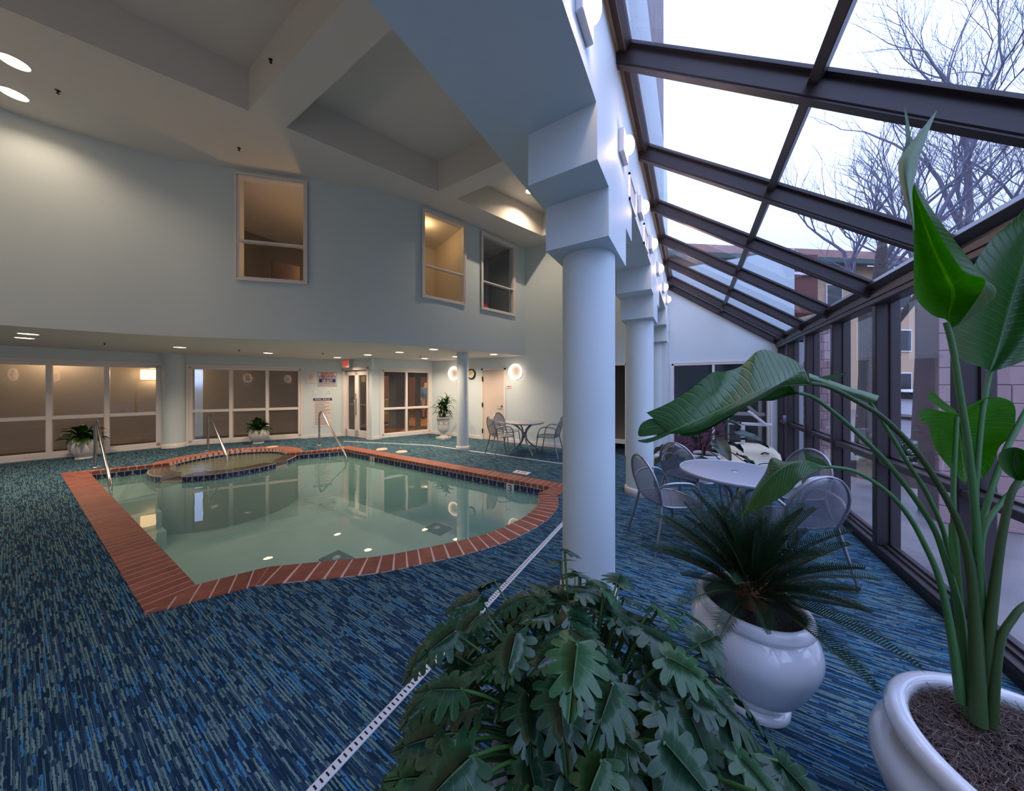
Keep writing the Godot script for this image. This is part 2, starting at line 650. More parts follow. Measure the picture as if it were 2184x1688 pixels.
func window_unit(w: Node3D, t: Transform3D, x0: float, x1: float, y0: float, y1: float, xs: Array, ys: Array, bar: float, deep: float, glass: Material, casing := 0.05, frame_m := "white_trim") -> void:
	# a frame with mullions at xs and rails at ys, each pane a part; face of the wall at z = 0
	var st := tool()
	rbox(st, Vector3((x0 + x1) / 2, y0 + bar / 2, -deep / 2 + 0.01), Vector3(x1 - x0, bar, deep), 0.006)
	rbox(st, Vector3((x0 + x1) / 2, y1 - bar / 2, -deep / 2 + 0.01), Vector3(x1 - x0, bar, deep), 0.006)
	rbox(st, Vector3(x0 + bar / 2, (y0 + y1) / 2, -deep / 2 + 0.01), Vector3(bar, y1 - y0, deep), 0.006)
	rbox(st, Vector3(x1 - bar / 2, (y0 + y1) / 2, -deep / 2 + 0.01), Vector3(bar, y1 - y0, deep), 0.006)
	if casing > 0.0:
		for q in [[x0 - casing, x1 + casing, y1, y1 + casing], [x0 - casing, x1 + casing, y0 - casing, y0], [x0 - casing, x0, y0, y1], [x1, x1 + casing, y0, y1]]:
			span(st, Vector3(q[0], q[2], 0.0), Vector3(q[1], q[3], 0.018))
	part(w, "window_frame", done(st), M[frame_m], t)
	for x in xs:
		part(w, "mullion", rbox_mesh(Vector3(bar, y1 - y0 - 2 * bar, deep * 0.9), 0.006, Vector3(x, (y0 + y1) / 2, -deep / 2 + 0.01)), M[frame_m], t)
	var edges := [x0 + bar]
	for x in xs:
		edges.append(x - bar / 2)
		edges.append(x + bar / 2)
	edges.append(x1 - bar)
	for y in ys:
		for k in range(0, edges.size(), 2):
			part(w, "rail", rbox_mesh(Vector3(edges[k + 1] - edges[k], bar, deep * 0.85), 0.006, Vector3((edges[k] + edges[k + 1]) / 2, y, -deep / 2 + 0.01)), M[frame_m], t)
	var tall := [y0 + bar]
	for y in ys:
		tall.append(y - bar / 2)
		tall.append(y + bar / 2)
	tall.append(y1 - bar)
	for i in range(0, edges.size(), 2):
		for j in range(0, tall.size(), 2):
			var g := tool()
			var z := -deep / 2
			quad(g, Vector3(edges[i], tall[j], z), Vector3(edges[i + 1], tall[j], z), Vector3(edges[i + 1], tall[j + 1], z), Vector3(edges[i], tall[j + 1], z))
			part(w, "pane", done(g), glass, t)


func structure(called: String, mesh: Mesh, m: Material, label: String, category: String, t := Transform3D.IDENTITY) -> MeshInstance3D:
	return solo(called, mesh, m, label, category, t, "", "structure")


func window(n: int, label: String) -> Node3D:
	var w := thing("window_%d" % n, label, "window", Vector3.ZERO, 0.0, "", "structure")
	return w


func build_shell() -> void:
	# the upper wall's curve
	var v := []
	for p in UPPER:
		v.append(Vector2(p[0], p[1]))
	arc = curve(v, 133)
	arc_at = [0.0]
	for i in arc.size() - 1:
		arc_at.append(arc_at[-1] + arc[i].distance_to(arc[i + 1]))
	var total: float = arc_at[-1]
	# floor: carpet round the pool, in two pieces that meet across it
	var hole := pool_outer()
	var st := tool()
	for half in [PackedVector2Array([Vector2(-13, -2.8), Vector2(1.6, -2.8), Vector2(1.6, 2.4), Vector2(-13, 2.4)]), PackedVector2Array([Vector2(-13, 2.4), Vector2(1.6, 2.4), Vector2(1.6, 8.4), Vector2(-13, 8.4)])]:
		for q in Geometry2D.clip_polygons(half, hole):
			prism(st, q, -0.06, 0.0)
	structure("floor", done(st), M.carpet, "blue and teal streaked carpet round the swimming pool", "floor")

	# upper wall with three window openings
	var wins := [[4.961, 5.973], [7.975, 8.931], [9.408, 10.43]]
	var stops := []
	var s := 0.0
	while s < total:
		stops.append(s)
		s += 0.12
	stops.append(total)
	for w in wins:
		stops.append(w[0])
		stops.append(w[1])
	stops.sort()
	st = tool()
	var y0 := 3.36
	var y1 := 5.1
	for i in stops.size() - 1:
		var mid: float = (stops[i] + stops[i + 1]) / 2
		var open_ := false
		for w in wins:
			open_ = open_ or (mid > w[0] and mid < w[1])
		var a := arc_point(stops[i])
		var b := arc_point(stops[i + 1])
		if a.distance_to(b) < 0.0005:
			continue
		var n := (b - a).normalized().orthogonal() * 0.16
		if n.x > 0:
			n = -n
		for q in ([[SOFFIT, y0], [y1, CEIL + 0.02]] if open_ else [[SOFFIT, CEIL + 0.02]]):
			st.set_smooth_group(1)
			quad(st, P(a.x, q[0], a.y), P(b.x, q[0], b.y), P(b.x, q[1], b.y), P(a.x, q[1], a.y))
			st.set_smooth_group(-1)
			quad(st, P(b.x + n.x, q[0], b.y + n.y), P(a.x + n.x, q[0], a.y + n.y), P(a.x + n.x, q[1], a.y + n.y), P(b.x + n.x, q[1], b.y + n.y))
		if open_:
			for y in [y0, y1]:
				quad(st, P(a.x, y, a.y), P(b.x, y, b.y), P(b.x + n.x, y, b.y + n.y), P(a.x + n.x, y, a.y + n.y))
	for w in wins:
		for e in w:
			var a := arc_point(e)
			var b := arc_point(e + 0.01)
			var n := (b - a).normalized().orthogonal() * 0.16
			if n.x > 0:
				n = -n
			quad(st, P(a.x, y0, a.y), P(a.x, y1, a.y), P(a.x + n.x, y1, a.y + n.y), P(a.x + n.x, y0, a.y + n.y))
	structure("wall_upper", done(st), M.paint, "curved pale aqua upper wall with three windows over the pool", "wall")
	var said := ["upper window with a lit lounge, lamp and wooden chairs behind it", "upper window onto a bare yellow-lit room with a wall vent", "upper window onto a dark blue room with a red ball"]
	for k in 3:
		var a := arc_point(wins[k][0])
		var b := arc_point(wins[k][1])
		var w := window(k + 1, said[k])
		var t := wall_frame(a.x, a.y, b.x, b.y)
		var l := a.distance_to(b)
		window_unit(w, t.translated_local(Vector3(0, 0, 0.03)), 0.0, l, y0, y1, [], [4.0], 0.032, 0.11, M.glass, 0.032)
		upper_room(k, t, l)

	# soffit over the walk behind the pool
	var under := PackedVector2Array()
	for i in range(0, arc.size(), 2):
		under.append(arc[i] - Vector2(0.02, 0.0))
	under.append(Vector2(-3.82, 7.2))
	for q in [[-7.22, 7.2], [-7.9, 5.5], [-9.4, 5.5], [-11.45, 2.2], [-12.4, -2.6]]:
		under.append(Vector2(q[0], q[1]))
	st = tool()
	prism(st, under, SOFFIT, SOFFIT + 0.12)
	structure("ceiling_soffit", done(st), M.ceiling, "low white soffit with recessed lights over the walk", "ceiling")

	# the room's ceiling: slab at CEIL with three deep coffers towards the arcade
	var coffers := [PackedVector2Array([Vector2(-6.45, -1.9), Vector2(-5.04, 1.62), Vector2(-0.3, 1.62), Vector2(-0.3, -1.9)]), PackedVector2Array([Vector2(-4.91, 2.0), Vector2(-4.08, 4.11), Vector2(-0.3, 4.11), Vector2(-0.3, 2.0)]), PackedVector2Array([Vector2(-3.93, 4.46), Vector2(-3.11, 6.64), Vector2(-0.3, 6.64), Vector2(-0.3, 4.46)])]
	st = tool()
	for strip in [[-2.8, -0.5], [-0.5, 1.8], [1.8, 4.3], [4.3, 7.3]]:
		var left := [PackedVector2Array([Vector2(-9, strip[0]), Vector2(-0.6, strip[0]), Vector2(-0.6, strip[1]), Vector2(-9, strip[1])])]
		for c in coffers:
			var next := []
			for q in left:
				next.append_array(Geometry2D.clip_polygons(q, c))
			left = next
		for q in left:
			prism(st, q, CEIL, CEIL + 0.55)
	prism(st, PackedVector2Array([Vector2(-9, -2.8), Vector2(-0.6, -2.8), Vector2(-0.6, 7.3), Vector2(-9, 7.3)]), CEIL + 0.55, CEIL + 0.75)
	structure("ceiling", done(st), M.ceiling, "white coffered ceiling high over the pool", "ceiling")

	# arcade: wall above the columns between pool and gallery, stepped brackets under it
	st = tool()
	span(st, P(-1.1, 3.08, -2.8), P(-0.44, 5.98, 7.1))
	span(st, P(-0.6, 3.86, -2.8), P(-0.5, 9.5, 6.1))
	structure("wall_arcade", done(st), M.paint, "pale blue wall over the columns with wall lamps along it", "wall")
	for f in [-0.35, 2.16, 4.67, 7.18]:
		if f > 0:
			var where: String = {2.16: "column that stands behind the cut-leaf plant", 4.67: "column between the arcade's two open bays", 7.18: "column set against the end wall by its window"}[f]
			var c := thing("column", "round pale blue " + where + ", under stepped brackets", "column", P(-0.645, 0, f), 0.0, "", "")
			part(c, "shaft", lathe_mesh([[0.185, 0.1], [0.185, 2.47]], 40), M.paint)
			part(c, "base", lathe_mesh([[0.0, 0.0], [0.205, 0.0], [0.205, 0.085], [0.198, 0.1], [0.186, 0.108]], 40), M.white_trim)
			part(c, "bracket", box_mesh(Vector3(0.42, 0.3, 0.56), Vector3(0, 2.62, 0)), M.paint)
			part(c, "bracket", box_mesh(Vector3(0.42, 0.31, 1.08), Vector3(0, 2.925, 0)), M.paint)
	# far wall with the store-room door and an open doorway
	var t := wall_frame(-7.22, 7.03, -1.0, 7.03)
	st = tool()
	wall_with_holes(st, 6.78, 0.0, CEIL + 0.5, 0.15, [[2.03, 2.765, 0.0, 2.0], [5.15, 5.965, 0.0, 2.02]])
	structure("wall_far", done(st), M.paint, "pale aqua far wall with a store door and lamp rings", "wall", t)
	var d := thing("door_1", "closed beige flush door with lever handle in the far wall", "door", t.origin, 0.0, "", "structure")
	part(d, "door_leaf", rbox_mesh(Vector3(0.72, 1.985, 0.045), 0.004, Vector3(2.397, 1.0, -0.02)), M.door)
	var fr := tool()
	span(fr, Vector3(1.985, 0, -0.12), Vector3(2.034, 2.045, 0.02)); span(fr, Vector3(2.761, 0, -0.12), Vector3(2.81, 2.045, 0.02)); span(fr, Vector3(1.985, 1.996, -0.12), Vector3(2.81, 2.045, 0.02))
	part(d, "door_frame", done(fr), M.white_trim)
	for y in [0.25, 1.0, 1.75]:
		part(d, "hinge", box_mesh(Vector3(0.03, 0.13, 0.02), Vector3(2.03, y, 0.022)), M.brass_dark)
	var hd := tool()
	lathe(hd, [[0.0, 0.0], [0.035, 0.0], [0.035, 0.012], [0.012, 0.014], [0.012, 0.055], [0.0, 0.055]], 16, Vector3.ZERO, Transform3D(Basis(Vector3.RIGHT, PI / 2), Vector3(2.68, 0.99, 0.0)))
	tube(hd, [Vector3(2.685, 0.99, 0.05), Vector3(2.6, 0.99, 0.052), Vector3(2.56, 0.985, 0.048)], 0.009, 8)
	part(d, "door_handle", done(hd), M.steel)
	fr = tool()
	span(fr, Vector3(5.95, 0, -0.15), Vector3(6.01, 2.06, 0.02)); span(fr, Vector3(5.1, 0, -0.15), Vector3(5.16, 2.06, 0.02)); span(fr, Vector3(5.1, 2.01, -0.15), Vector3(6.01, 2.06, 0.02))
	structure("trim_1", done(fr), M.white_trim, "white casing round the open doorway behind the arcade", "door casing", t)
	# a dim passage beyond the doorway
	st = tool()
	for q in [[Vector3(4.9, 0, -2.2), Vector3(6.3, 2.4, -2.1)], [Vector3(4.8, 0, -2.2), Vector3(4.9, 2.4, -0.15)], [Vector3(6.2, 0, -2.2), Vector3(6.3, 2.4, -0.15)], [Vector3(4.8, 2.3, -2.2), Vector3(6.3, 2.4, -0.15)]]:
		span(st, q[0], q[1])
	structure("wall_passage", done(st), M.hall_wall, "dim beige passage seen through the open doorway", "wall", t)
	# baseboards
	var runs := {"far": [t, [[0.0, 1.985], [2.81, 5.1], [6.01, 6.3]]]}

	# walk walls behind the pool
	var t1 := wall_frame(-12.21, -2.6, -11.29, 2.1)
	st = tool()
	wall_with_holes(st, 4.79, 0.0, SOFFIT + 0.1, 0.14, [[0.92, 4.6, 0.07, 2.06]])
	structure("wall_walk", done(st), M.paint, "pale wall round the wide six-pane window", "wall", t1)
	var w := window(4, "wide white-framed window with six panes onto the dim hallway")
	window_unit(w, t1, 0.92, 4.6, 0.07, 2.06, [1.65, 2.36, 3.07, 3.8], [0.87], 0.075, 0.12, M.tinted_glass)
	var t2 := wall_frame(-11.29, 2.1, -9.27, 5.27)
	st = tool()
	wall_with_holes(st, 3.82, 0.0, SOFFIT + 0.1, 0.14, [[0.31, 2.7, 0.07, 2.05]])
	structure("wall_signs", done(st), M.paint, "pale wall with pool signs beside a white window", "wall", t2)
	w = window(5, "white-framed six-pane window beside the pool signs")
	window_unit(w, t2, 0.31, 2.7, 0.07, 2.05, [1.13, 1.91], [0.89], 0.07, 0.12, M.tinted_glass)
	var t3 := wall_frame(-9.27, 5.27, -7.9, 5.32)
	st = tool()
	wall_with_holes(st, 1.4, 0.0, SOFFIT + 0.1, 0.16, [[0.08, 1.2, 0.0, 2.02]])
	structure("wall_entry", done(st), M.paint, "short pale wall around the white double glass doors", "wall", t3)
	var t4 := wall_frame(-7.9, 5.32, -7.22, 7.03)
	st = tool()
	wall_with_holes(st, 1.9, 0.0, SOFFIT + 0.1, 0.14, [[0.29, 1.77, 0.07, 2.03]])
	structure("wall_lobby", done(st), M.paint, "pale wall with a four-pane window onto the lobby", "wall", t4)
	w = window(6, "white four-pane window onto the lobby beside the urn")
	window_unit(w, t4, 0.29, 1.77, 0.07, 2.03, [1.015], [0.87], 0.065, 0.12, M.glass)
	runs["walk"] = [t1, [[0.0, 0.92], [4.6, 4.75]]]
	runs["signs"] = [t2, [[0.0, 0.31], [2.7, 3.76]]]
	runs["lobby"] = [t4, [[0.0, 0.29], [1.77, 1.82]]]
	runs["entry"] = [t3, [[0.0, 0.05], [1.23, 1.38]]]
	# double doors
	d = thing("door_2", "white double doors with long glass panels and push bars", "door", t3.origin, 0.0, "", "structure")
	d.transform = t3
	fr = tool()
	span(fr, Vector3(0.02, 0, -0.15), Vector3(0.09, 2.1, 0.025)); span(fr, Vector3(1.19, 0, -0.15), Vector3(1.26, 2.1, 0.025)); span(fr, Vector3(0.02, 2.02, -0.15), Vector3(1.26, 2.1, 0.025))
	part(d, "door_frame", done(fr), M.white_trim)
	for k in 2:
		var x0 := 0.09 + 0.55 * k
		var lf := tool()
		for q in [[x0, x0 + 0.09, 0.01, 2.015], [x0 + 0.46, x0 + 0.55, 0.01, 2.015], [x0, x0 + 0.55, 1.87, 2.015], [x0, x0 + 0.55, 0.01, 0.22]]:
			span(lf, Vector3(q[0], q[2], -0.09), Vector3(q[1], q[3], -0.045))
		var leaf := part(d, "door_leaf", done(lf), M.white_trim)
		var g := tool()
		quad(g, Vector3(x0 + 0.09, 0.22, -0.068), Vector3(x0 + 0.46, 0.22, -0.068), Vector3(x0 + 0.46, 1.87, -0.068), Vector3(x0 + 0.09, 1.87, -0.068))
		part(leaf, "glass_panel", done(g), M.glass)
		part(leaf, "push_bar", tube_mesh([Vector3(x0 + 0.08, 0.98, -0.115), Vector3(x0 + 0.47, 0.98, -0.115)], 0.018, 8), M.alu)
	var lock := tool()
	rbox(lock, Vector3(0.615, 0.93, -0.035), Vector3(0.06, 0.5, 0.014), 0.003)
	tube(lock, [Vector3(0.6, 1.26, -0.045), Vector3(0.6, 1.26, -0.005), Vector3(0.66, 1.26, 0.0)], 0.01, 8)
	rbox(lock, Vector3(0.6, 1.26, -0.04), Vector3(0.045, 0.13, 0.012), 0.003)
	tube(lock, [Vector3(0.6, 1.13, -0.04), Vector3(0.6, 1.13, 0.01), Vector3(0.6, 0.72, 0.01), Vector3(0.6, 0.72, -0.04)], 0.009, 8)
	part(d, "door_handle", done(lock), M.steel)
	# half-round pier between the two hallway windows
	var pier := thing("column", "half-round white pier between the two hallway windows", "column", P(-11.26, 0, 2.13), 0.0, "", "")
	part(pier, "shaft", lathe_mesh([[0.21, 0.0], [0.21, SOFFIT]], 28), M.paint)
	part(pier, "base", lathe_mesh([[0.225, 0.0], [0.225, 0.1], [0.21, 0.11]], 28), M.white_trim)
	# column under the soffit's edge
	var c := thing("column", "slim round pale column under the soffit's edge by the clock", "column", P(-4.72, 0, 5.58), 0.0, "", "")
	part(c, "shaft", lathe_mesh([[0.14, 0.1], [0.14, SOFFIT]], 32), M.paint)
	part(c, "base", lathe_mesh([[0.0, 0.0], [0.16, 0.0], [0.16, 0.1], [0.15, 0.115], [0.141, 0.12]], 32), M.white_trim)

	# end wall of the gallery with the gym window
	var te := wall_frame(-0.44, 7.75, 1.6, 7.75)
	st = tool()
	wall_with_holes(st, 2.14, 0.0, 4.2, 0.14, [[0.05, 1.78, 0.06, 2.05]], -0.7)
	structure("wall_end", done(st), M.paint, "pale blue end wall under the sloping skylight", "wall", te)
	w = window(7, "white-framed window onto the gym in the gallery's end wall")
	window_unit(w, te, 0.05, 1.78, 0.06, 2.05, [0.842], [], 0.045, 0.1, M.glass, 0.03)
	runs["end"] = [te, [[-0.5, 0.05], [1.78, 1.96]]]
	st = tool()
	wall_with_holes(st, 0.8, 0.0, 4.2, 0.14, [])
	structure("wall_return", done(st), M.paint, "short return wall between the doorway and the gallery end", "wall", wall_frame(-0.6, 7.03, -0.6, 7.75))
	for key in runs:
		st = tool()
		for q in runs[key][1]:
			span(st, Vector3(q[0], 0, 0), Vector3(q[1], 0.085, 0.014))
			span(st, Vector3(q[0], 0.085, 0), Vector3(q[1], 0.095, 0.008))
		structure("baseboard_" + key, done(st), M.white_trim, {"far": "white baseboard along the far wall with the store door", "walk": "white baseboard beside the wide hallway window", "signs": "white baseboard under the pool signs", "lobby": "white baseboard beside the lobby window", "entry": "white baseboard beside the double doors", "end": "white baseboard under the gym window"}[key], "baseboard", runs[key][0])
	# walls behind the viewer
	st = tool()
	span(st, P(-13, 0, -2.95), P(1.7, 6.0, -2.8))
	structure("wall_back", done(st), M.paint, "pale wall closing the pool room behind the viewer", "wall")
	# hallway behind the windows
	for q in [[-1.0, 4.79, t1, "wall_hallway", "beige hallway wall with a box lamp behind the wide tinted window"], [0.0, 4.9, t2, "wall_hallway_bend", "beige hallway wall behind the tinted six-pane window by the signs"]]:
		st = tool()
		span(st, Vector3(q[0], 0.0, -1.75), Vector3(q[1], SOFFIT, -1.65))
		span(st, Vector3(q[0], 0.0, -1.65), Vector3(q[1], 0.11, -1.64))
		structure(q[3], done(st), M.hall_wall, q[4], "wall", q[2])
	st = tool()
	for q in [[-1.0, 4.9, t1], [-0.6, 4.9, t2]]:
		span(st, Vector3(q[0], SOFFIT, -2.0), Vector3(q[1], SOFFIT + 0.1, -0.1), q[2])
	structure("ceiling_hallway", done(st), M.hall_ceiling, "ceiling of the hallway behind the tinted windows", "ceiling")
	st = tool()
	for q in [[-1.0, 4.9, t1, 0.0], [-0.6, 4.9, t2, 0.001]]:
		span(st, Vector3(q[0], -0.04, -1.9), Vector3(q[1], 0.005 + q[3], -0.14), q[2])
	structure("floor_hallway", done(st), M.hall_carpet, "dark red and olive carpet in the hallway", "floor")
	# lobby beyond the double doors and the four-pane window
	st = tool()
	span(st, P(-14.5, 0, 13.4), P(-6.5, 2.6, 13.5)); span(st, P(-7.2, 0, 7.18), P(-7.1, 2.6, 13.5)); span(st, P(-14.6, 0, 5.6), P(-14.5, 2.6, 13.5))
	structure("wall_lobby_back", done(st), mat("lobby_wall", Color(0.78, 0.62, 0.55), 0.7), "peach wall at the back of the lobby", "wall")
	st = tool()
	span(st, P(-14.5, 2.5, 5.4), P(-7.1, 2.6, 13.5))
	structure("ceiling_lobby", done(st), M.hall_ceiling, "plain ceiling over the lobby", "ceiling")
	st = tool()
	prism(st, PackedVector2Array([Vector2(-14.5, 5.46), Vector2(-7.98, 5.46), Vector2(-7.34, 7.1), Vector2(-7.2, 7.2), Vector2(-7.2, 13.5), Vector2(-14.5, 13.5)]), -0.04, 0.006)
	structure("floor_lobby", done(st), M.lobby_carpet, "red and yellow patterned carpet in the lobby", "floor")
	# inner doors of the entry vestibule
	st = tool()
	var tv := wall_frame(-9.9, 6.9, -7.3, 8.1)
	d = thing("door_3", "grey-framed inner glass doors of the entry vestibule", "door", Vector3.ZERO, 0.0, "", "structure")
	d.transform = tv
	wall_with_holes(st, 2.86, 0.0, 2.5, 0.06, [[0.05, 0.45, 0.1, 1.92], [1.2, 1.46, 0.1, 1.86], [1.64, 2.1, 0.1, 1.86]])
	part(d, "door_leaf", done(st), mat("vestibule", Color(0.42, 0.4, 0.38), 0.6))
	for q in [[0.05, 0.45], [1.2, 1.46], [1.64, 2.1]]:
		var g := tool()
		quad(g, Vector3(q[0], 0.1, -0.03), Vector3(q[1], 0.1, -0.03), Vector3(q[1], 1.87, -0.03), Vector3(q[0], 1.87, -0.03))
		part(d, "glass_panel", done(g), M.glass)
	# gym behind the end window
	st = tool()
	for q in [[Vector3(-0.5, 0, -2.6), Vector3(2.3, 2.5, -2.5)], [Vector3(-0.6, 0, -2.6), Vector3(-0.5, 2.5, -0.14)], [Vector3(2.2, 0, -2.6), Vector3(2.3, 2.5, -0.14)], [Vector3(-0.6, 2.4, -2.6), Vector3(2.3, 2.5, -0.14)]]:
		span(st, q[0], q[1])
	structure("wall_gym", done(st), M.dark_room, "unlit grey walls of the gym behind the end window", "wall", te)
	st = tool()
	span(st, Vector3(-0.5, -0.05, -2.6), Vector3(2.3, 0.004, -0.1))
	structure("floor_gym", done(st), M.dark_room, "dark gym floor behind the end window", "floor", te)


func upper_room(k: int, t: Transform3D, l: float) -> void:
	# the room behind an upper window: floor, walls, ceiling and what stands in it
	var deep: float = [3.4, 1.7, 2.0][k]
	var m: Material = [M.tan_wall, M.warm_wall, M.dark_room][k]
	var st := tool()
	var x0 := -1.3 if k == 0 else -0.3 if k == 1 else -0.1
	var x1 := l + (1.3 if k == 0 else 0.1)
	var lo := 2.9
	var hi := 5.35
	span(st, Vector3(x0, lo, -deep - 0.1), Vector3(x1, hi, -deep)); span(st, Vector3(x0 - 0.1, lo, -deep), Vector3(x0, hi, -0.17)); span(st, Vector3(x1, lo, -deep), Vector3(x1 + 0.08, hi, -0.17))
	structure("wall_upstairs_%s" % ["lounge", "store", "blue"][k], done(st), m, ["tan walls of the upstairs lounge", "yellow-lit walls of the bare upstairs room", "dark walls of the unlit upstairs room"][k], "wall", t)
	st = tool()
	span(st, Vector3(x0, hi, -deep), Vector3(x1, hi + 0.1, -0.17))
	structure("ceiling_upstairs_%s" % ["lounge", "store", "blue"][k], done(st), m, ["ceiling of the upstairs lounge", "ceiling of the bare upstairs room", "ceiling of the unlit upstairs room"][k], "ceiling", t)
	st = tool()
	span(st, Vector3(x0, lo - 0.1, -deep), Vector3(x1, lo, -0.17))
	structure("floor_upstairs_%s" % ["lounge", "store", "blue"][k], done(st), m, ["floor of the upstairs lounge", "floor of the bare upstairs room", "floor of the unlit upstairs room"][k], "floor", t)
	if k == 0:
		downlight("downlight", t * Vector3(1.05, hi, -1.6), "recessed light in the upstairs lounge ceiling", "", 0.12, 0.07)
		var lamp := thing("table_lamp", "lit table lamp with a white cone shade in the upstairs lounge", "lamp")
		lamp.transform = t.translated_local(Vector3(0.86, lo + 0.35, -0.75))
		part(lamp, "shade", lathe_mesh([[0.14, 0.62], [0.09, 0.9]], 20), M.lamp_panel)
		part(lamp, "base", lathe_mesh(smooth_profile([[0.0, 0.0], [0.07, 0.0], [0.03, 0.1], [0.06, 0.35], [0.02, 0.6]], 12), 16), M.wood)
		omni(lamp, Vector3(0, 0.74, 0), Color(1, 0.82, 0.6), 0.12, 0.06)
		for q in [[0.42, -0.7, 0.5, 1.1], [-0.4, -1.0, -0.2, 0.85]]:
			var ch := thing("lounge_chair", ["tall cane-backed wooden chair in the upstairs lounge", "low dark wooden armchair in the upstairs lounge"][0 if q[0] > 0 else 1], "chair")
			ch.transform = t.translated_local(Vector3(q[0], lo, q[1])).rotated_local(Vector3.UP, q[2])
			part(ch, "seat", rbox_mesh(Vector3(0.48, 0.08, 0.46), 0.015, Vector3(0, 0.42, 0)), M.wood)
			part(ch, "backrest", rbox_mesh(Vector3(0.46, q[3] - 0.45, 0.03), 0.01, Vector3(0, (q[3] + 0.45) / 2, -0.23)), M.wood)
			for e in [[-1, -1], [1, -1], [-1, 1], [1, 1]]:
				part(ch, "leg", box_mesh(Vector3(0.05, 0.42, 0.05), Vector3(0.2 * e[0], 0.2, 0.2 * e[1])), M.wood)
	elif k == 1:
		var vent := thing("air_vent", "beige slatted air vent high on the yellow upstairs wall", "vent")
		vent.transform = t.translated_local(Vector3(0.58, 4.93, -deep))
		part(vent, "frame", rbox_mesh(Vector3(0.3, 0.16, 0.02), 0.004, Vector3(0, 0, 0.01)), M.warm_wall)
		for j in 5:
			part(vent, "slat", box_mesh(Vector3(0.26, 0.012, 0.014), Vector3(0, -0.052 + 0.026 * j, 0.024)), M.brass_dark)
		omni(self, t * Vector3(0.3, 5.05, -0.6), Color(1, 0.8, 0.54), 0.13, 0.08)
		part(tag_light("ceiling_lamp", "small ceiling lamp of the bare upstairs room", t * Vector3(0.3, 5.35, -0.6)), "lamp_globe", lathe_mesh(smooth_profile([[0.0, -0.12], [0.08, -0.09], [0.09, -0.03], [0.05, 0.0]], 10), 16), M.lamp_panel)
	else:
		var ball := tool()
		lathe(ball, smooth_profile([[0.0, -0.17], [0.12, -0.12], [0.17, 0.0], [0.12, 0.12], [0.0, 0.17]], 14), 20)
		solo("exercise_ball", done(ball), M.red, "red ball on the sill of the dark upstairs room", "ball", t.translated_local(Vector3(0.3, 3.38 + 0.13, -0.4)))
		solo("shelf", box_mesh(Vector3(1.0, 0.42, 0.35), Vector3(0, 0.21, 0)), M.wood, "low dark cabinet under the unlit upstairs window", "cabinet", t.translated_local(Vector3(0.5, 2.9, -0.42)))
		var drape := tool()
		var rows := []
		for j in 3:
			var row := []
			for i in 17:
				row.append(Vector3(0.02 + 0.022 * i, 2.95 + 1.1 * j, -0.75 + (0.03 if i % 2 else 0.0)))
			rows.append(row)
		grid(drape, rows)
		solo("curtain", done(drape), mat("teal_cloth", Color(0.08, 0.25, 0.26), 0.9), "dark teal curtain behind the red ball", "curtain", t)


func tag_light(called: String, label: String, at: Vector3) -> Node3D:
	return thing(called, label, "lamp", at)


func omni(parent: Node, at: Vector3, c: Color, e: float, r := 0.05) -> void:
	var l := OmniLight3D.new()
	l.name = "glow"
	l.light_color = c
	l.light_energy = e
	l.light_size = r
	l.omni_range = 30.0
	l.omni_attenuation = 2.0
	l.shadow_enabled = true
	parent.add_child(l, true)
	l.position = at


func downlight(called: String, at: Vector3, label: String, group: String, e: float, r := 0.09) -> void:
	var d := thing(called, label, "ceiling light", at, 0.0, group)
	part(d, "trim_ring", lathe_mesh([[r, -0.001], [r + 0.004, -0.006], [r + 0.02, -0.004], [r + 0.022, 0.0]], 28), M.white)
	part(d, "lamp_face", lathe_mesh([[0.0, -0.003], [r, -0.003]], 28), M.lamp_warm)
	var s := SpotLight3D.new()
	s.name = "beam"
	s.light_color = Color(1.0, 0.885, 0.765)
	s.light_energy = e
	s.light_size = r * 0.2
	s.spot_range = 30.0
	s.spot_angle = 72.0
	s.spot_angle_attenuation = 1.0
	s.spot_attenuation = 2.0
	s.shadow_enabled = true
	d.add_child(s)
	s.position = Vector3(0, -0.02, 0)
	s.rotation.x = -PI / 2


const SPA := Vector2(-8.42, 2.42)
const WATER := -0.15


func near_curve() -> Array:
	return curve([Vector2(-3.095, 1.13), Vector2(-2.744, 1.436), Vector2(-2.42, 1.72), Vector2(-2.194, 2.003), Vector2(-1.95, 2.35), Vector2(-1.789, 2.676), Vector2(-1.69, 3.1), Vector2(-1.7, 3.45), Vector2(-1.784, 3.718), Vector2(-1.894, 3.902)], 37)


func near_curve_outer() -> Array:
	var c := near_curve()
	var out := []
	for i in c.size():
		var d: Vector2 = (c[mini(i + 1, c.size() - 1)] - c[maxi(i - 1, 0)]).normalized()
		out.append(c[i] + Vector2(d.y, -d.x) * 0.255)
	out[0] = Vector2(-2.889, 0.972)
	out[-2] = Vector2(-1.612, 3.921)
	out[-1] = Vector2(-1.623, 3.942)
	return out


func spa_arc(r: float, a0: float, a1: float, n: int) -> Array:
	var out := []
	for i in n:
		var a := deg_to_rad(lerpf(a0, a1, float(i) / (n - 1)))
		out.append(SPA + Vector2(cos(a), sin(a)) * r)
	return out


func pool_outer() -> PackedVector2Array:
	var p := PackedVector2Array([Vector2(-9.6, 0.45), Vector2(-3.17, 0.47)])
	p.append_array(PackedVector2Array(near_curve_outer()))
	p.append_array(PackedVector2Array([Vector2(-1.54, 4.49), Vector2(-7.59, 4.47)]))
	p.append_array(PackedVector2Array(spa_arc(1.25, 62, 236, 31)))
	return p


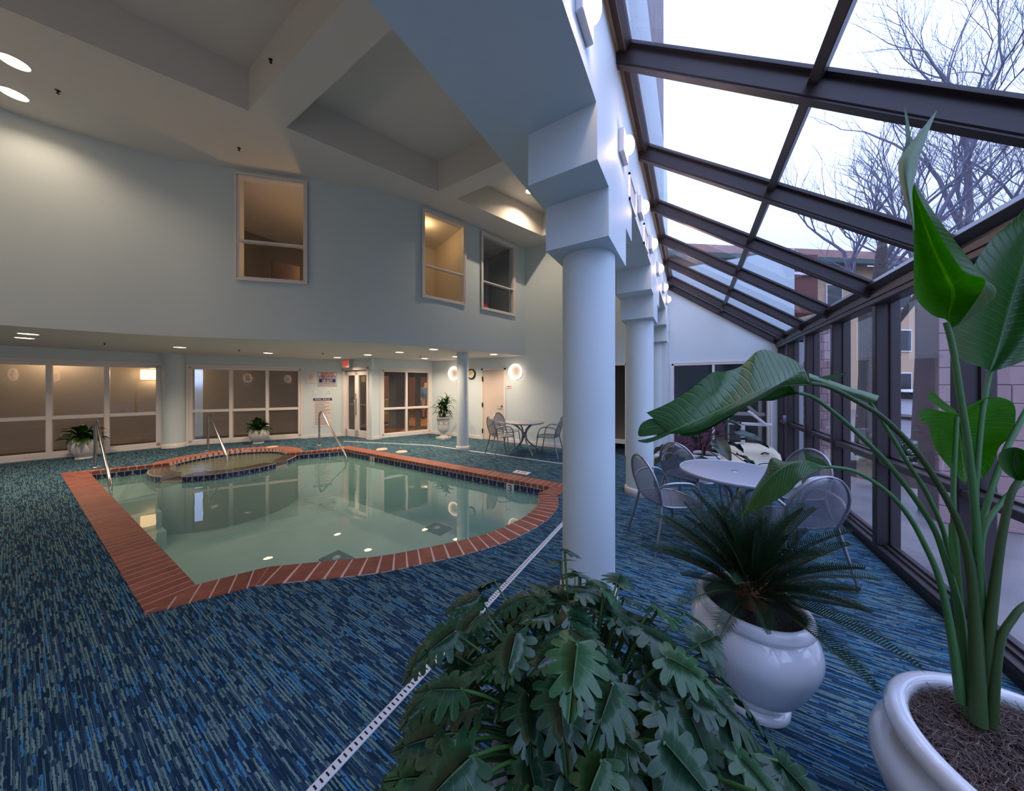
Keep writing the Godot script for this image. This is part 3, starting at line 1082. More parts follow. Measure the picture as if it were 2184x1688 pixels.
func pool_inner() -> PackedVector2Array:
	var p := PackedVector2Array([Vector2(-9.29, 0.72), Vector2(-3.295, 0.738)])
	p.append_array(PackedVector2Array(near_curve()))
	p.append_array(PackedVector2Array([Vector2(-1.821, 4.22), Vector2(-7.3, 4.2)]))
	p.append_array(PackedVector2Array(spa_arc(0.95, 60, 236, 31)))
	return p


func brick_row(pool: Node3D, ia: Vector2, ib: Vector2, oa: Vector2, ob: Vector2) -> void:
	# perpendicular bricks along a straight side, cut at its mitred ends
	var side := PackedVector2Array([ia, ib, ob, oa])
	var d := (ib - ia).normalized()
	var n := Vector2(d.y, -d.x)
	if n.dot(oa - ia) < 0:
		n = -n
	var lo := minf((oa - ia).dot(d), 0.0)
	var hi := maxf((ob - ia).dot(d), ia.distance_to(ib))
	var x := lo
	var k := 0
	while x < hi:
		var r := PackedVector2Array([ia + d * (x + 0.005) - n * 0.02, ia + d * (x + 0.1) - n * 0.02, ia + d * (x + 0.1) + n * 0.6, ia + d * (x + 0.005) + n * 0.6])
		for q in Geometry2D.intersect_polygons(side, r):
			if q.size() >= 3:
				var st := tool()
				prism(st, q, -0.05, 0.008)
				part(pool, "brick", done(st), M["brick%d" % rng.randi_range(0, 3)])
		x += 0.105
		k += 1


func brick_fan(pool: Node3D, inner: Array, outer: Array, n: int) -> void:
	var a := curve(inner, n + 1)
	var b := curve(outer, n + 1)
	for i in n:
		var j := 0.05
		var st := tool()
		prism(st, PackedVector2Array([a[i].lerp(a[i + 1], j), a[i].lerp(a[i + 1], 1 - j), b[i].lerp(b[i + 1], 1 - j * 1.6), b[i].lerp(b[i + 1], j * 1.6)]), -0.05, 0.008)
		part(pool, "brick", done(st), M["brick%d" % rng.randi_range(0, 3)])


func tile_row(pool: Node3D, pts: Array, facing: float, mesh: Mesh) -> void:
	# tiles along a line, their faces towards the side given by facing (+1: hand of the walking direction)
	var l := 0.0
	for i in pts.size() - 1:
		l += pts[i].distance_to(pts[i + 1])
	var n := int(l / 0.152)
	var even := curve(pts, n + 1)
	for i in n:
		var a: Vector2 = even[i]
		var b: Vector2 = even[i + 1]
		var t := wall_frame(a.x, a.y, b.x, b.y) if facing > 0 else wall_frame(b.x, b.y, a.x, a.y)
		t.basis = t.basis.scaled_local(Vector3(a.distance_to(b) / 0.152, 1, 1))
		part(pool, "tile", mesh, M.tile, t)


func build_pool() -> void:
	var pool := thing("swimming_pool", "small indoor swimming pool edged in red brick with blue tile band", "swimming pool")
	var inner := pool_inner()
	# basin
	var st := tool()
	st.set_smooth_group(-1)
	var loop := Array(inner)
	for i in loop.size():
		var a: Vector2 = loop[i]
		var b: Vector2 = loop[(i + 1) % loop.size()]
		quad(st, P(a.x, -1.05, a.y), P(b.x, -1.05, b.y), P(b.x, -0.05, b.y), P(a.x, -0.05, a.y))
	var tr := Geometry2D.triangulate_polygon(inner)
	for k in tr:
		st.add_vertex(P(inner[k].x, -1.05, inner[k].y))
	part(pool, "basin", done(st), M.plaster)
	# steps by the first handrail
	for k in 3:
		var s := tool()
		prism(s, PackedVector2Array([Vector2(-9.28, 0.73), Vector2(-7.9 + 0.3 * k, 0.73), Vector2(-7.9 + 0.3 * k, 1.3), Vector2(-8.98, 1.3)]), -1.05, -0.3 - 0.25 * k)
		part(pool, "step", done(s), M.plaster)
	# coping: a mortar bed with bricks proud of it
	var beds := [[Vector2(-9.29, 0.72), Vector2(-3.295, 0.738), Vector2(-9.6, 0.45), Vector2(-3.17, 0.47)], [Vector2(-3.295, 0.738), Vector2(-3.095, 1.13), Vector2(-3.17, 0.47), Vector2(-2.889, 0.972)], [Vector2(-1.894, 3.902), Vector2(-1.821, 4.22), Vector2(-1.623, 3.942), Vector2(-1.54, 4.49)], [Vector2(-1.821, 4.22), Vector2(-7.3, 4.2), Vector2(-1.54, 4.49), Vector2(-7.59, 4.47)], [Vector2(-7.3, 4.2), spa_arc(0.95, 60, 61, 2)[0], Vector2(-7.59, 4.47), spa_arc(1.25, 62, 63, 2)[0]], [spa_arc(0.95, 236, 237, 2)[0], Vector2(-9.29, 0.72), spa_arc(1.25, 236, 237, 2)[0], Vector2(-9.6, 0.45)]]
	st = tool()
	for q in beds:
		prism(st, PackedVector2Array([q[0], q[1], q[3], q[2]]), -0.052, 0.0066)
		brick_row(pool, q[0], q[1], q[2], q[3])
	var ni := near_curve()
	var no_ := near_curve_outer()
	var fans := [[ni, no_, 31], [spa_arc(0.95, 60, 236, 31), spa_arc(1.25, 62, 236, 31), 34]]
	for f in fans:
		for i in f[0].size() - 1:
			prism(st, PackedVector2Array([f[0][i], f[0][i + 1], f[1][i + 1], f[1][i]]), -0.052, 0.0066)
		brick_fan(pool, f[0], f[1], f[2])
	part(pool, "mortar_bed", done(st), M.grout)
	# tile band
	var tm := tool()
	tm.set_smooth_group(-1)
	tm.set_uv(Vector2.ZERO)
	box(tm, Vector3(0.076, -0.125, -0.002), Vector3(0.146, 0.144, 0.01))
	var tile := flat_face(0.003, 0.149, -0.197, -0.053, 0.006)
	tile_row(pool, [Vector2(-7.3, 4.2), Vector2(-1.83, 4.22)], 1, tile)
	tile_row(pool, [spa_arc(0.95, 58, 59, 2)[0] + Vector2(0.05, 0.1), Vector2(-7.3, 4.2)], 1, tile)
	tile_row(pool, [Vector2(-9.27, 0.75), spa_arc(0.95, 236, 237, 2)[0]], 1, tile)
	tile_row(pool, spa_arc(0.945, 62, 234, 25), -1, tile)
	# depth figures in the tile band
	for q in [[-2.62, 4.2], [-6.25, 4.195]]:
		var fig := part(pool, "depth_tile", flat_face(0.0, 0.15, -0.19, -0.055, 0.012), M.sign_face, wall_frame(q[0], q[1], q[0] + 1.0, q[1]))
		var tx := TextMesh.new()
		tx.text = "3"
		tx.font_size = 64
		tx.pixel_size = 0.0022
		tx.depth = 0.004
		part(fig, "figure", tx, M.black, Transform3D(Basis.IDENTITY, Vector3(0.075, -0.115, 0.014)))
	# drain plates on the bottom
	for q in [[-4.55, 2.5], [-3.95, 3.97]]:
		var dr := part(pool, "drain_plate", rbox_mesh(Vector3(0.42, 0.03, 0.3), 0.006, P(q[0], -1.04, q[1])), mat("drain", Color(0.12, 0.16, 0.18), 0.6))
		part(dr, "drain_cap", lathe_mesh([[0.0, 0.012], [0.05, 0.012], [0.055, 0.0]], 16), M.white, Transform3D(Basis.IDENTITY, P(q[0], -1.02, q[1])))
	# pool water
	st = tool()
	st.set_smooth_group(-1)
	for k in tr:
		st.add_vertex(P(inner[k].x, WATER, inner[k].y))
	solo("pool_water", done(st), M.water, "still green-tinted water filling the swimming pool", "water", Transform3D.IDENTITY, "", "stuff")

	# spa: a ring wall towards the pool with two low spillways
	var spa := thing("whirlpool_spa", "round tiled whirlpool spa set into the pool's far corner", "spa")
	for q in [[236.0, 292.0, -0.045], [292.0, 310.0, -0.12], [310.0, 380.0, -0.045], [380.0, 394.0, -0.12], [394.0, 420.0, -0.045]]:
		st = tool()
		var n := 2 + int((q[1] - q[0]) / 5)
		var a := spa_arc(0.86, q[0], q[1], n)
		var b := spa_arc(1.14, q[0], q[1], n)
		for i in n - 1:
			prism(st, PackedVector2Array([a[i], a[i + 1], b[i + 1], b[i]]), -1.05, q[2])
		part(spa, "ring_wall", done(st), M.grout_grey)
		var m := int((q[1] - q[0]) / 5.0)
		var a2 := spa_arc(0.862, q[0], q[1], m * 1 + 1)
		for r in 4:
			var in_ := spa_arc(0.865 + 0.068 * r, q[0], q[1], m + 1)
			var ou := spa_arc(0.865 + 0.068 * r + 0.06, q[0], q[1], m + 1)
			for i in m:
				var tl := tool()
				prism(tl, PackedVector2Array([in_[i].lerp(in_[i + 1], 0.05), in_[i].lerp(in_[i + 1], 0.95), ou[i].lerp(ou[i + 1], 0.95), ou[i].lerp(ou[i + 1], 0.05)]), q[2] - 0.002, q[2] + 0.004)
				part(spa, "cap_tile", done(tl), M.tile_plain)
		if q[2] > -0.1:
			tile_row(spa, spa_arc(1.145, q[0], q[1], 12), 1, flat_face(0.003, 0.149, -0.185, -0.05, 0.004))
	st = tool()
	var pw := PackedVector2Array(spa_arc(0.948, 0, 354, 60))
	for k in Geometry2D.triangulate_polygon(pw):
		st.set_smooth_group(-1)
		st.add_vertex(P(pw[k].x, -0.1, pw[k].y))
	solo("spa_water", done(st), M.spa_water, "bubbly greenish water in the round spa", "water", Transform3D.IDENTITY, "", "stuff")

	# handrails
	for q in [[-9.745, 0.83, -8.05, 0.83, "stainless handrail at the pool steps by the bushy bowl planter"], [-9.9, 2.42, -8.75, 2.45, "stainless handrail leading down into the round spa"], [-8.34, 4.14, -6.6, 3.85, "stainless handrail in front of the pool rules sign"]]:
		var a := Vector2(q[0], q[1])
		var b := Vector2(q[2], q[3])
		var hr := thing("handrail", q[4], "handrail")
		var at := func(s: float, y: float) -> Vector3:
			var p := a.lerp(b, s)
			return P(p.x, y, p.y)
		var pts := curve([at.call(0.0, 0.0), at.call(0.0, 0.3), at.call(0.0, 0.66), at.call(0.012, 0.79), at.call(0.06, 0.87), at.call(0.13, 0.84), at.call(0.5, 0.46), at.call(0.86, 0.1), at.call(0.955, -0.02), at.call(0.985, -0.14), at.call(1.0, -0.4), at.call(1.0, -0.8)], 60)
		part(hr, "rail", tube_mesh(pts, 0.022, 14), M.steel)
		part(hr, "flange", lathe_mesh([[0.0, 0.018], [0.03, 0.018], [0.055, 0.008], [0.06, 0.0]], 20), M.steel, Transform3D(Basis.IDENTITY, P(a.x, 0, a.y)))
	# skimmer lids in the carpet
	for q in [[-9.12, 3.4, "pale round skimmer lid behind the spa"], [-6.5, 4.66, "small pale skimmer lid beside the far brick edge"], [-5.85, 4.72, "larger pale skimmer lid beside the far brick edge"]]:
		var lid := thing("skimmer_lid", q[2], "lid", P(q[0], 0, q[1]))
		part(lid, "cover", lathe_mesh([[0.0, 0.012], [0.11, 0.012], [0.125, 0.006], [0.13, 0.0]], 28), mat("lid", Color(0.85, 0.72, 0.62), 0.6))
		part(lid, "finger_ring", lathe_mesh([[0.02, 0.0125], [0.02, 0.015], [0.028, 0.015], [0.028, 0.0125]], 14), M.grout)
	# deck drain: white channel covers with slots, down the gallery side and across the far end
	var dn := thing("deck_drain", "white slotted drain strip running beside the brick edge towards the columns", "drain", P(-1.24, 0, 0))
	part(dn, "channel_cover", rbox_mesh(Vector3(0.042, 0.008, 8.5), 0.002, P(0, 0.004, 1.4)), M.white_plastic)
	var slot := box_mesh(Vector3(0.022, 0.0012, 0.006))
	for k in 150:
		part(dn, "slot", slot, M.black, Transform3D(Basis.IDENTITY, P(-0.0, 0.0083, 0.2 + 0.0235 * k)))
	var df := thing("deck_drain", "thin white drain strip on the carpet in front of the slim column", "drain")
	st = tool()
	for q in [[-8.32, 4.77, -5.77, 5.62], [-5.77, 5.62, -1.24, 5.62]]:
		var t := wall_frame(q[0], q[1], q[2], q[3])
		rbox(st, Vector3(Vector2(q[0], q[1]).distance_to(Vector2(q[2], q[3])) / 2, 0.004, 0), Vector3(Vector2(q[0], q[1]).distance_to(Vector2(q[2], q[3])), 0.008, 0.035), 0.002, t)
	part(df, "channel_cover", done(st), M.white_plastic)
	# no-diving plate set at the pool's edge
	var nd := thing("edge_marker", "small white depth plate in the carpet at the far brick edge", "marker", P(-2.6, 0, 4.68))
	part(nd, "plate", rbox_mesh(Vector3(0.3, 0.008, 0.16), 0.002, Vector3(0, 0.004, 0)), M.sign_face)
	var tx := TextMesh.new()
	tx.text = "3 FT"
	tx.font_size = 48
	tx.pixel_size = 0.0022
	tx.depth = 0.003
	part(nd, "lettering", tx, M.red, Transform3D(Basis(Vector3.RIGHT, -PI / 2), Vector3(0, 0.009, 0)))


func flat_face(x0: float, x1: float, y0: float, y1: float, z: float) -> ArrayMesh:
	# a slab whose front carries the picture once
	var st := tool()
	st.set_smooth_group(-1)
	st.set_uv(Vector2(0, 1)); st.add_vertex(Vector3(x0, y0, z))
	st.set_uv(Vector2(0, 0)); st.add_vertex(Vector3(x0, y1, z))
	st.set_uv(Vector2(1, 0)); st.add_vertex(Vector3(x1, y1, z))
	st.set_uv(Vector2(0, 1)); st.add_vertex(Vector3(x0, y0, z))
	st.set_uv(Vector2(1, 0)); st.add_vertex(Vector3(x1, y1, z))
	st.set_uv(Vector2(1, 1)); st.add_vertex(Vector3(x1, y0, z))
	for q in [[Vector3(x0, y0, z), Vector3(x0, y1, z)], [Vector3(x0, y1, z), Vector3(x1, y1, z)], [Vector3(x1, y1, z), Vector3(x1, y0, z)], [Vector3(x1, y0, z), Vector3(x0, y0, z)]]:
		var b := Vector3(0, 0, -0.008)
		for v in [q[0], q[0] + b, q[1] + b, q[0], q[1] + b, q[1]]:
			st.set_uv(Vector2(0.01, 0.01))
			st.add_vertex(v)
	return done(st)


const BAYS := [-1.8, -0.815, 0.17, 1.155, 2.14, 3.125, 4.11, 5.095, 6.08, 7.065, 7.72]
const EAVE := 2.42
const RIDGE := 3.86
const GX := 1.5        # plane of the glass wall
const RX := -0.44      # wall above the columns


func slope_y(x: float) -> float:
	return lerpf(RIDGE, EAVE, (x - RX) / (GX - RX))


func build_glazing() -> void:
	# glass wall on the garden side
	var g := thing("window_8", "dark bronze glass wall along the gallery with a rail at table height", "window", Vector3.ZERO, 0.0, "", "structure")
	var lo := -2.75
	var hi := 7.74
	var st := tool()
	span(st, P(GX - 0.05, 0, lo), P(GX + 0.1, 0.075, hi)); span(st, P(GX - 0.0, 0.075, lo), P(GX + 0.09, 0.105, hi))
	part(g, "sill", done(st), M.bronze)
	part(g, "sill_cover", rbox_mesh(Vector3(0.09, 0.012, hi - lo), 0.003, P(GX - 0.005, 0.082, (lo + hi) / 2)), M.bronze_light)
	part(g, "kick_strip", box_mesh(Vector3(0.008, 0.055, hi - lo), P(GX - 0.054, 0.028, (lo + hi) / 2)), M.gasket)
	for f in BAYS:
		st = tool()
		rbox(st, P(GX + 0.03, (0.09 + EAVE - 0.1) / 2, f), Vector3(0.15, EAVE - 0.19, 0.06), 0.004)
		part(g, "post", done(st), M.bronze_dark)
		part(g, "post_face", rbox_mesh(Vector3(0.008, EAVE - 0.19, 0.05), 0.002, P(GX - 0.048, (0.09 + EAVE - 0.1) / 2, f)), M.bronze_light)
	for k in BAYS.size() - 1:
		var a: float = BAYS[k] + 0.03
		var b: float = BAYS[k + 1] - 0.03
		part(g, "rail", rbox_mesh(Vector3(0.1, 0.055, b - a), 0.004, P(GX + 0.01, 0.87, (a + b) / 2)), M.bronze)
		for q in [[0.105, 0.8425], [0.8975, EAVE - 0.1]]:
			st = tool()
			st.set_smooth_group(-1)
			quad(st, P(GX + 0.05, q[0], a), P(GX + 0.05, q[0], b), P(GX + 0.05, q[1], b), P(GX + 0.05, q[1], a))
			part(g, "pane", done(st), M.glass)
			st = tool()
			for e in [a + 0.008, b - 0.008]:
				span(st, P(GX + 0.035, q[0], e - 0.008), P(GX + 0.065, q[1], e + 0.008))
			for e in [q[0] + 0.008, q[1] - 0.008]:
				span(st, P(GX + 0.035, e - 0.008, a), P(GX + 0.065, e + 0.008, b))
			part(g, "glazing_bead", done(st), M.bronze_light)
	st = tool()
	rbox(st, P(GX - 0.01, EAVE - 0.06, (lo + hi) / 2), Vector3(0.13, 0.13, hi - lo), 0.01)
	part(g, "eave_beam", done(st), M.bronze)
	part(g, "eave_strip", rbox_mesh(Vector3(0.012, 0.05, hi - lo), 0.003, P(GX - 0.08, EAVE - 0.05, (lo + hi) / 2)), M.bronze_light)

	# sloping skylight
	var s := thing("window_9", "sloping skylight of wet panes between dark bronze rafters", "window", Vector3.ZERO, 0.0, "", "structure")
	var dir := (P(GX, EAVE, 0) - P(RX, RIDGE, 0))
	var l := dir.length()
	var ang := atan2(EAVE - RIDGE, GX - RX)
	var bas := Basis(Vector3.BACK, ang)
	var mid := (P(GX, EAVE, 0) + P(RX, RIDGE, 0)) / 2
	for f in BAYS:
		var o := mid + P(0, 0, f)
		st = tool()
		rbox(st, Vector3(0, -0.035, 0), Vector3(l, 0.1, 0.058), 0.004)
		box(st, Vector3(0, 0.025, 0), Vector3(l, 0.02, 0.095))
		box(st, Vector3(0, -0.088, 0), Vector3(l, 0.012, 0.045))
		part(s, "rafter", done(st), M.bronze, Transform3D(bas, o))
		part(s, "rafter_bead", box_mesh(Vector3(l, 0.006, 0.112), Vector3(0, 0.013, 0)), M.bronze_light, Transform3D(bas, o))
	var cut := [RX, 0.55, GX]
	for k in BAYS.size() - 1:
		var a: float = BAYS[k]
		var b: float = BAYS[k + 1]
		part(s, "purlin", rbox_mesh(Vector3(0.05, 0.06, b - a - 0.06), 0.003, Vector3(0, -0.005, 0)), M.bronze, Transform3D(bas, P(0.55, slope_y(0.55), (a + b) / 2)))
		for e in [[RX + 0.05, "ridge_bar"], [GX - 0.06, "eave_bar"]]:
			part(s, e[1], rbox_mesh(Vector3(0.09, 0.07, b - a - 0.06), 0.003, Vector3(0, 0, 0)), M.bronze, Transform3D(bas, P(e[0], slope_y(e[0]), (a + b) / 2)))
		for j in 2:
			var x0: float = cut[j] + 0.02
			var x1: float = cut[j + 1] - 0.02
			st = tool()
			st.set_smooth_group(-1)
			quad(st, P(x0, slope_y(x0) + 0.02, a + 0.03), P(x1, slope_y(x1) + 0.02, a + 0.03), P(x1, slope_y(x1) + 0.02, b - 0.03), P(x0, slope_y(x0) + 0.02, b - 0.03))
			part(s, "pane", done(st), M.wet_glass)
	part(s, "ridge_beam", box_mesh(Vector3(0.06, 0.16, hi - lo), P(RX + 0.03, RIDGE + 0.02, (lo + hi) / 2)), M.bronze)
	# raindrops on the outside of the panes
	var drop := lathe_mesh([[0.0, 0.5], [0.6, 0.38], [0.95, 0.0]], 6)
	var mm := MultiMesh.new()
	mm.transform_format = MultiMesh.TRANSFORM_3D
	mm.mesh = drop
	mm.instance_count = 5200
	for k in 5200:
		var x := rng.randf_range(RX + 0.12, GX - 0.1)
		var f := rng.randf_range(0.6, 7.6)
		var size := 0.0012 + 0.0035 * pow(rng.randf(), 3.0)
		mm.set_instance_transform(k, Transform3D(bas * Basis.from_scale(Vector3(size * rng.randf_range(0.9, 1.7), size, size)), P(x, slope_y(x) + 0.0215, f)))
	var rain := MultiMeshInstance3D.new()
	rain.name = "raindrops"
	rain.multimesh = mm
	rain.material_override = M.droplet
	add_child(rain)
	tag(rain, "scattered raindrops on the skylight panes", "raindrops", "", "stuff")


func build_lamps() -> void:
	# half-dome wall lamps over the arcade
	var zs := [1.36, 2.28, 3.15, 4.02, 4.92, 5.9, 6.76]
	var proto: Node3D
	for k in zs.size():
		var l := thing("wall_lamp", "lit white half-dome lamp " + ["before the first arcade column", "over the bracket of the first arcade column", "beside the nearer framed vent of the arcade", "beside the second framed vent of the arcade", "over the bracket of the middle arcade column", "in the arcade bay before the end wall", "next to the end wall of the gallery"][k], "wall lamp", P(RX, 3.28, zs[k]), 0.0, "half-dome lamps along the arcade wall")
		part(l, "back_plate", rbox_mesh(Vector3(0.035, 0.17, 0.17), 0.005, Vector3(0.0175, 0, 0)), M.white)
		part(l, "dome", lathe_mesh(smooth_profile([[0.062, 0.0], [0.058, 0.028], [0.036, 0.05], [0.0, 0.058]], 10), 24), M.lamp_dome, Transform3D(Basis(Vector3.BACK, -PI / 2), Vector3(0.036, 0, 0)))
		omni(l, Vector3(0.06, 0, 0), Color(1, 0.82, 0.68), 0.1, 0.04)
	# framed vents between the lamps
	for f in [2.72, 3.6]:
		var v := thing("wall_vent", "narrow framed vent on the arcade wall beside a dome lamp" if f < 3 else "narrow framed vent further along the arcade wall", "vent", P(RX, 3.17, f))
		var st := tool()
		for q in [[-0.15, -0.13, -0.11, 0.11], [0.13, 0.15, -0.11, 0.11], [-0.15, 0.15, 0.09, 0.11], [-0.15, 0.15, -0.11, -0.09]]:
			span(st, Vector3(0, q[2], q[0]), Vector3(0.015, q[3], q[1]))
		part(v, "frame", done(st), M.white)
		part(v, "grille", box_mesh(Vector3(0.006, 0.18, 0.26), Vector3(0.003, 0, 0)), M.ceiling)
	# recessed lights
	for q in [[-8.75, 0.14, "over the pool steps"], [-9.55, 0.12, "before the wide hallway window"], [-9.1, 1.8, "over the round spa"], [-8.85, 3.22, "over the carpet between spa and signs"], [-8.55, 4.72, "before the double doors"], [-7.15, 4.72, "before the corner of the lobby window"], [-5.956, 4.745, "midway along the far brick edge"], [-4.85, 4.76, "close to the slim column's soffit edge"], [-6.7, 6.22, "over the urn plant"], [-5.53, 6.26, "before the wall clock"], [-4.3, 6.28, "before the store door"]]:
		downlight("downlight", P(q[0], SOFFIT, q[1]), "round recessed soffit light " + q[2], "recessed lights in the low soffit", 1.85)
	for q in [[-6.55, 0.02, "round recessed light in the high ceiling beside the coffer"], [-7.27, 0.02, "round recessed light in the high ceiling close to the curved wall"], [-6.9, -1.7, "round recessed light in the high ceiling behind the viewer"], [-3.2, -2.3, "round recessed light in the high ceiling over the pool deck"]]:
		downlight("downlight", P(q[0], CEIL, q[1]), q[2], "", 0.62, 0.1)
	downlight("downlight", P(-3.0, CEIL + 0.55, 5.75), "round recessed light inside the far coffer", "", 2.6, 0.08)
	# ring lamps on the far wall and their glow
	for q in [[-4.07, 7.03, "glowing ring lamp on the far wall beside the store door"], [-6.26, 7.03, "glowing ring lamp on the far wall behind the slim column"], [-2.6, -2.8, "ring lamp on the wall behind the viewer near the columns"], [-4.9, -2.8, "ring lamp on the wall behind the viewer, midway"], [-7.0, -2.8, "ring lamp on the wall behind the viewer near the walk"]]:
		var r := thing("ring_lamp", q[2], "wall lamp", P(q[0], 1.93, q[1]), 0.0 if q[1] > 0 else PI)
		var st := tool()
		var pts := []
		for k in 49:
			pts.append(Vector3(cos(TAU * k / 48) * 0.195, sin(TAU * k / 48) * 0.195, 0.06))
		tube(st, pts, 0.022, 10, false)
		part(r, "tube", done(st), M.lamp_ring)
		part(r, "back_disc", lathe_mesh([[0.0, 0.0], [0.2, 0.0], [0.2, 0.035], [0.0, 0.035]], 32), M.white, Transform3D(Basis(Vector3.RIGHT, PI / 2), Vector3.ZERO))
		for a in 6:
			omni(r, Vector3(cos(TAU * a / 6 + 0.5) * 0.195, sin(TAU * a / 6 + 0.5) * 0.195, 0.06), Color(1, 0.82, 0.68), 0.004 if q[1] > 0 else 0.04, 0.018)
	# rectangular lamp in the hallway
	var t1 := wall_frame(-12.21, -2.6, -11.29, 2.1)
	var hl := thing("hall_lamp", "bright rectangular box lamp on the hallway wall behind the glass", "wall lamp")
	hl.transform = t1.translated_local(Vector3(4.42, 1.86, -1.62))
	part(hl, "shade", rbox_mesh(Vector3(0.44, 0.28, 0.1), 0.01, Vector3(0, 0, 0.07)), M.lamp_panel)
	part(hl, "back_plate", box_mesh(Vector3(0.3, 0.2, 0.02), Vector3(0, 0, 0.01)), M.brass_dark)
	omni(hl, Vector3(0, 0, 0.07), Color(1, 0.85, 0.68), 0.3, 0.04)
	# hallway and lobby ceiling lamps
	for q in [[-12.9, 2.34, 0.5, 0.4, "flush ceiling lamp in the hallway behind the wide window"], [-12.2, 2.34, 4.5, 0.55, "flush ceiling lamp in the hallway behind the sign wall"], [-9.6, 2.49, 9.2, 2.2, "flush ceiling lamp over the lobby carpet"]]:
		var fl := thing("flush_lamp", q[4], "ceiling light", P(q[0], q[1], q[2]))
		part(fl, "shade", lathe_mesh(smooth_profile([[0.16, 0.0], [0.15, -0.05], [0.08, -0.085], [0.0, -0.09]], 10), 24), M.lamp_panel)
		omni(fl, Vector3(0, -0.045, 0), Color(1, 0.87, 0.72), q[3], 0.03)
	# sprinklers
	for q in [[-6.72, CEIL, 0.3, "high ceiling near the curved wall"], [-4.35, CEIL + 0.28, 1.61, "side of the first coffer"], [-5.96, CEIL, 1.8, "high ceiling beside the wide upper wall"], [-0.8, 3.08, 3.4, "underside of the arcade beam"], [-9.4, SOFFIT, 0.9, "low soffit over the bowl planter"], [-8.6, SOFFIT, 2.6, "low soffit near the spa"], [-7.7, SOFFIT, 3.9, "low soffit before the entry doors"], [-6.2, SOFFIT, 5.6, "low soffit before the urn"]]:
		var sp := thing("sprinkler", "small brass sprinkler head on the " + q[3], "sprinkler", P(q[0], q[1], q[2]))
		part(sp, "escutcheon", lathe_mesh([[0.0, -0.006], [0.022, -0.004], [0.024, 0.0]], 16), M.brass_dark)
		var st := tool()
		tube(st, [Vector3(0, 0, 0), Vector3(0, -0.035, 0)], 0.007, 8)
		lathe(st, [[0.0, -0.035], [0.015, -0.035], [0.015, -0.038], [0.0, -0.038]], 12)
		part(sp, "head", done(st), M.brass_dark)


func lettering(parent: Node, words: String, at: Vector3, height: float, width: float, m: Material, t: Transform3D, bold := true) -> void:
	var tx := TextMesh.new()
	var f := SystemFont.new()
	f.font_names = PackedStringArray(["Droid Sans"])
	f.font_weight = 700 if bold else 400
	tx.font = f
	tx.text = words
	tx.font_size = 64
	tx.pixel_size = 0.01
	tx.depth = 0.05
	var box_ := tx.get_aabb()
	var sx := width / maxf(box_.size.x, 0.01)
	var sy := height / maxf(box_.size.y, 0.01)
	part(parent, "lettering", tx, m, t * Transform3D(Basis.from_scale(Vector3(sx, sy, 0.03)), at - Vector3(box_.get_center().x * sx, box_.get_center().y * sy, 0)))


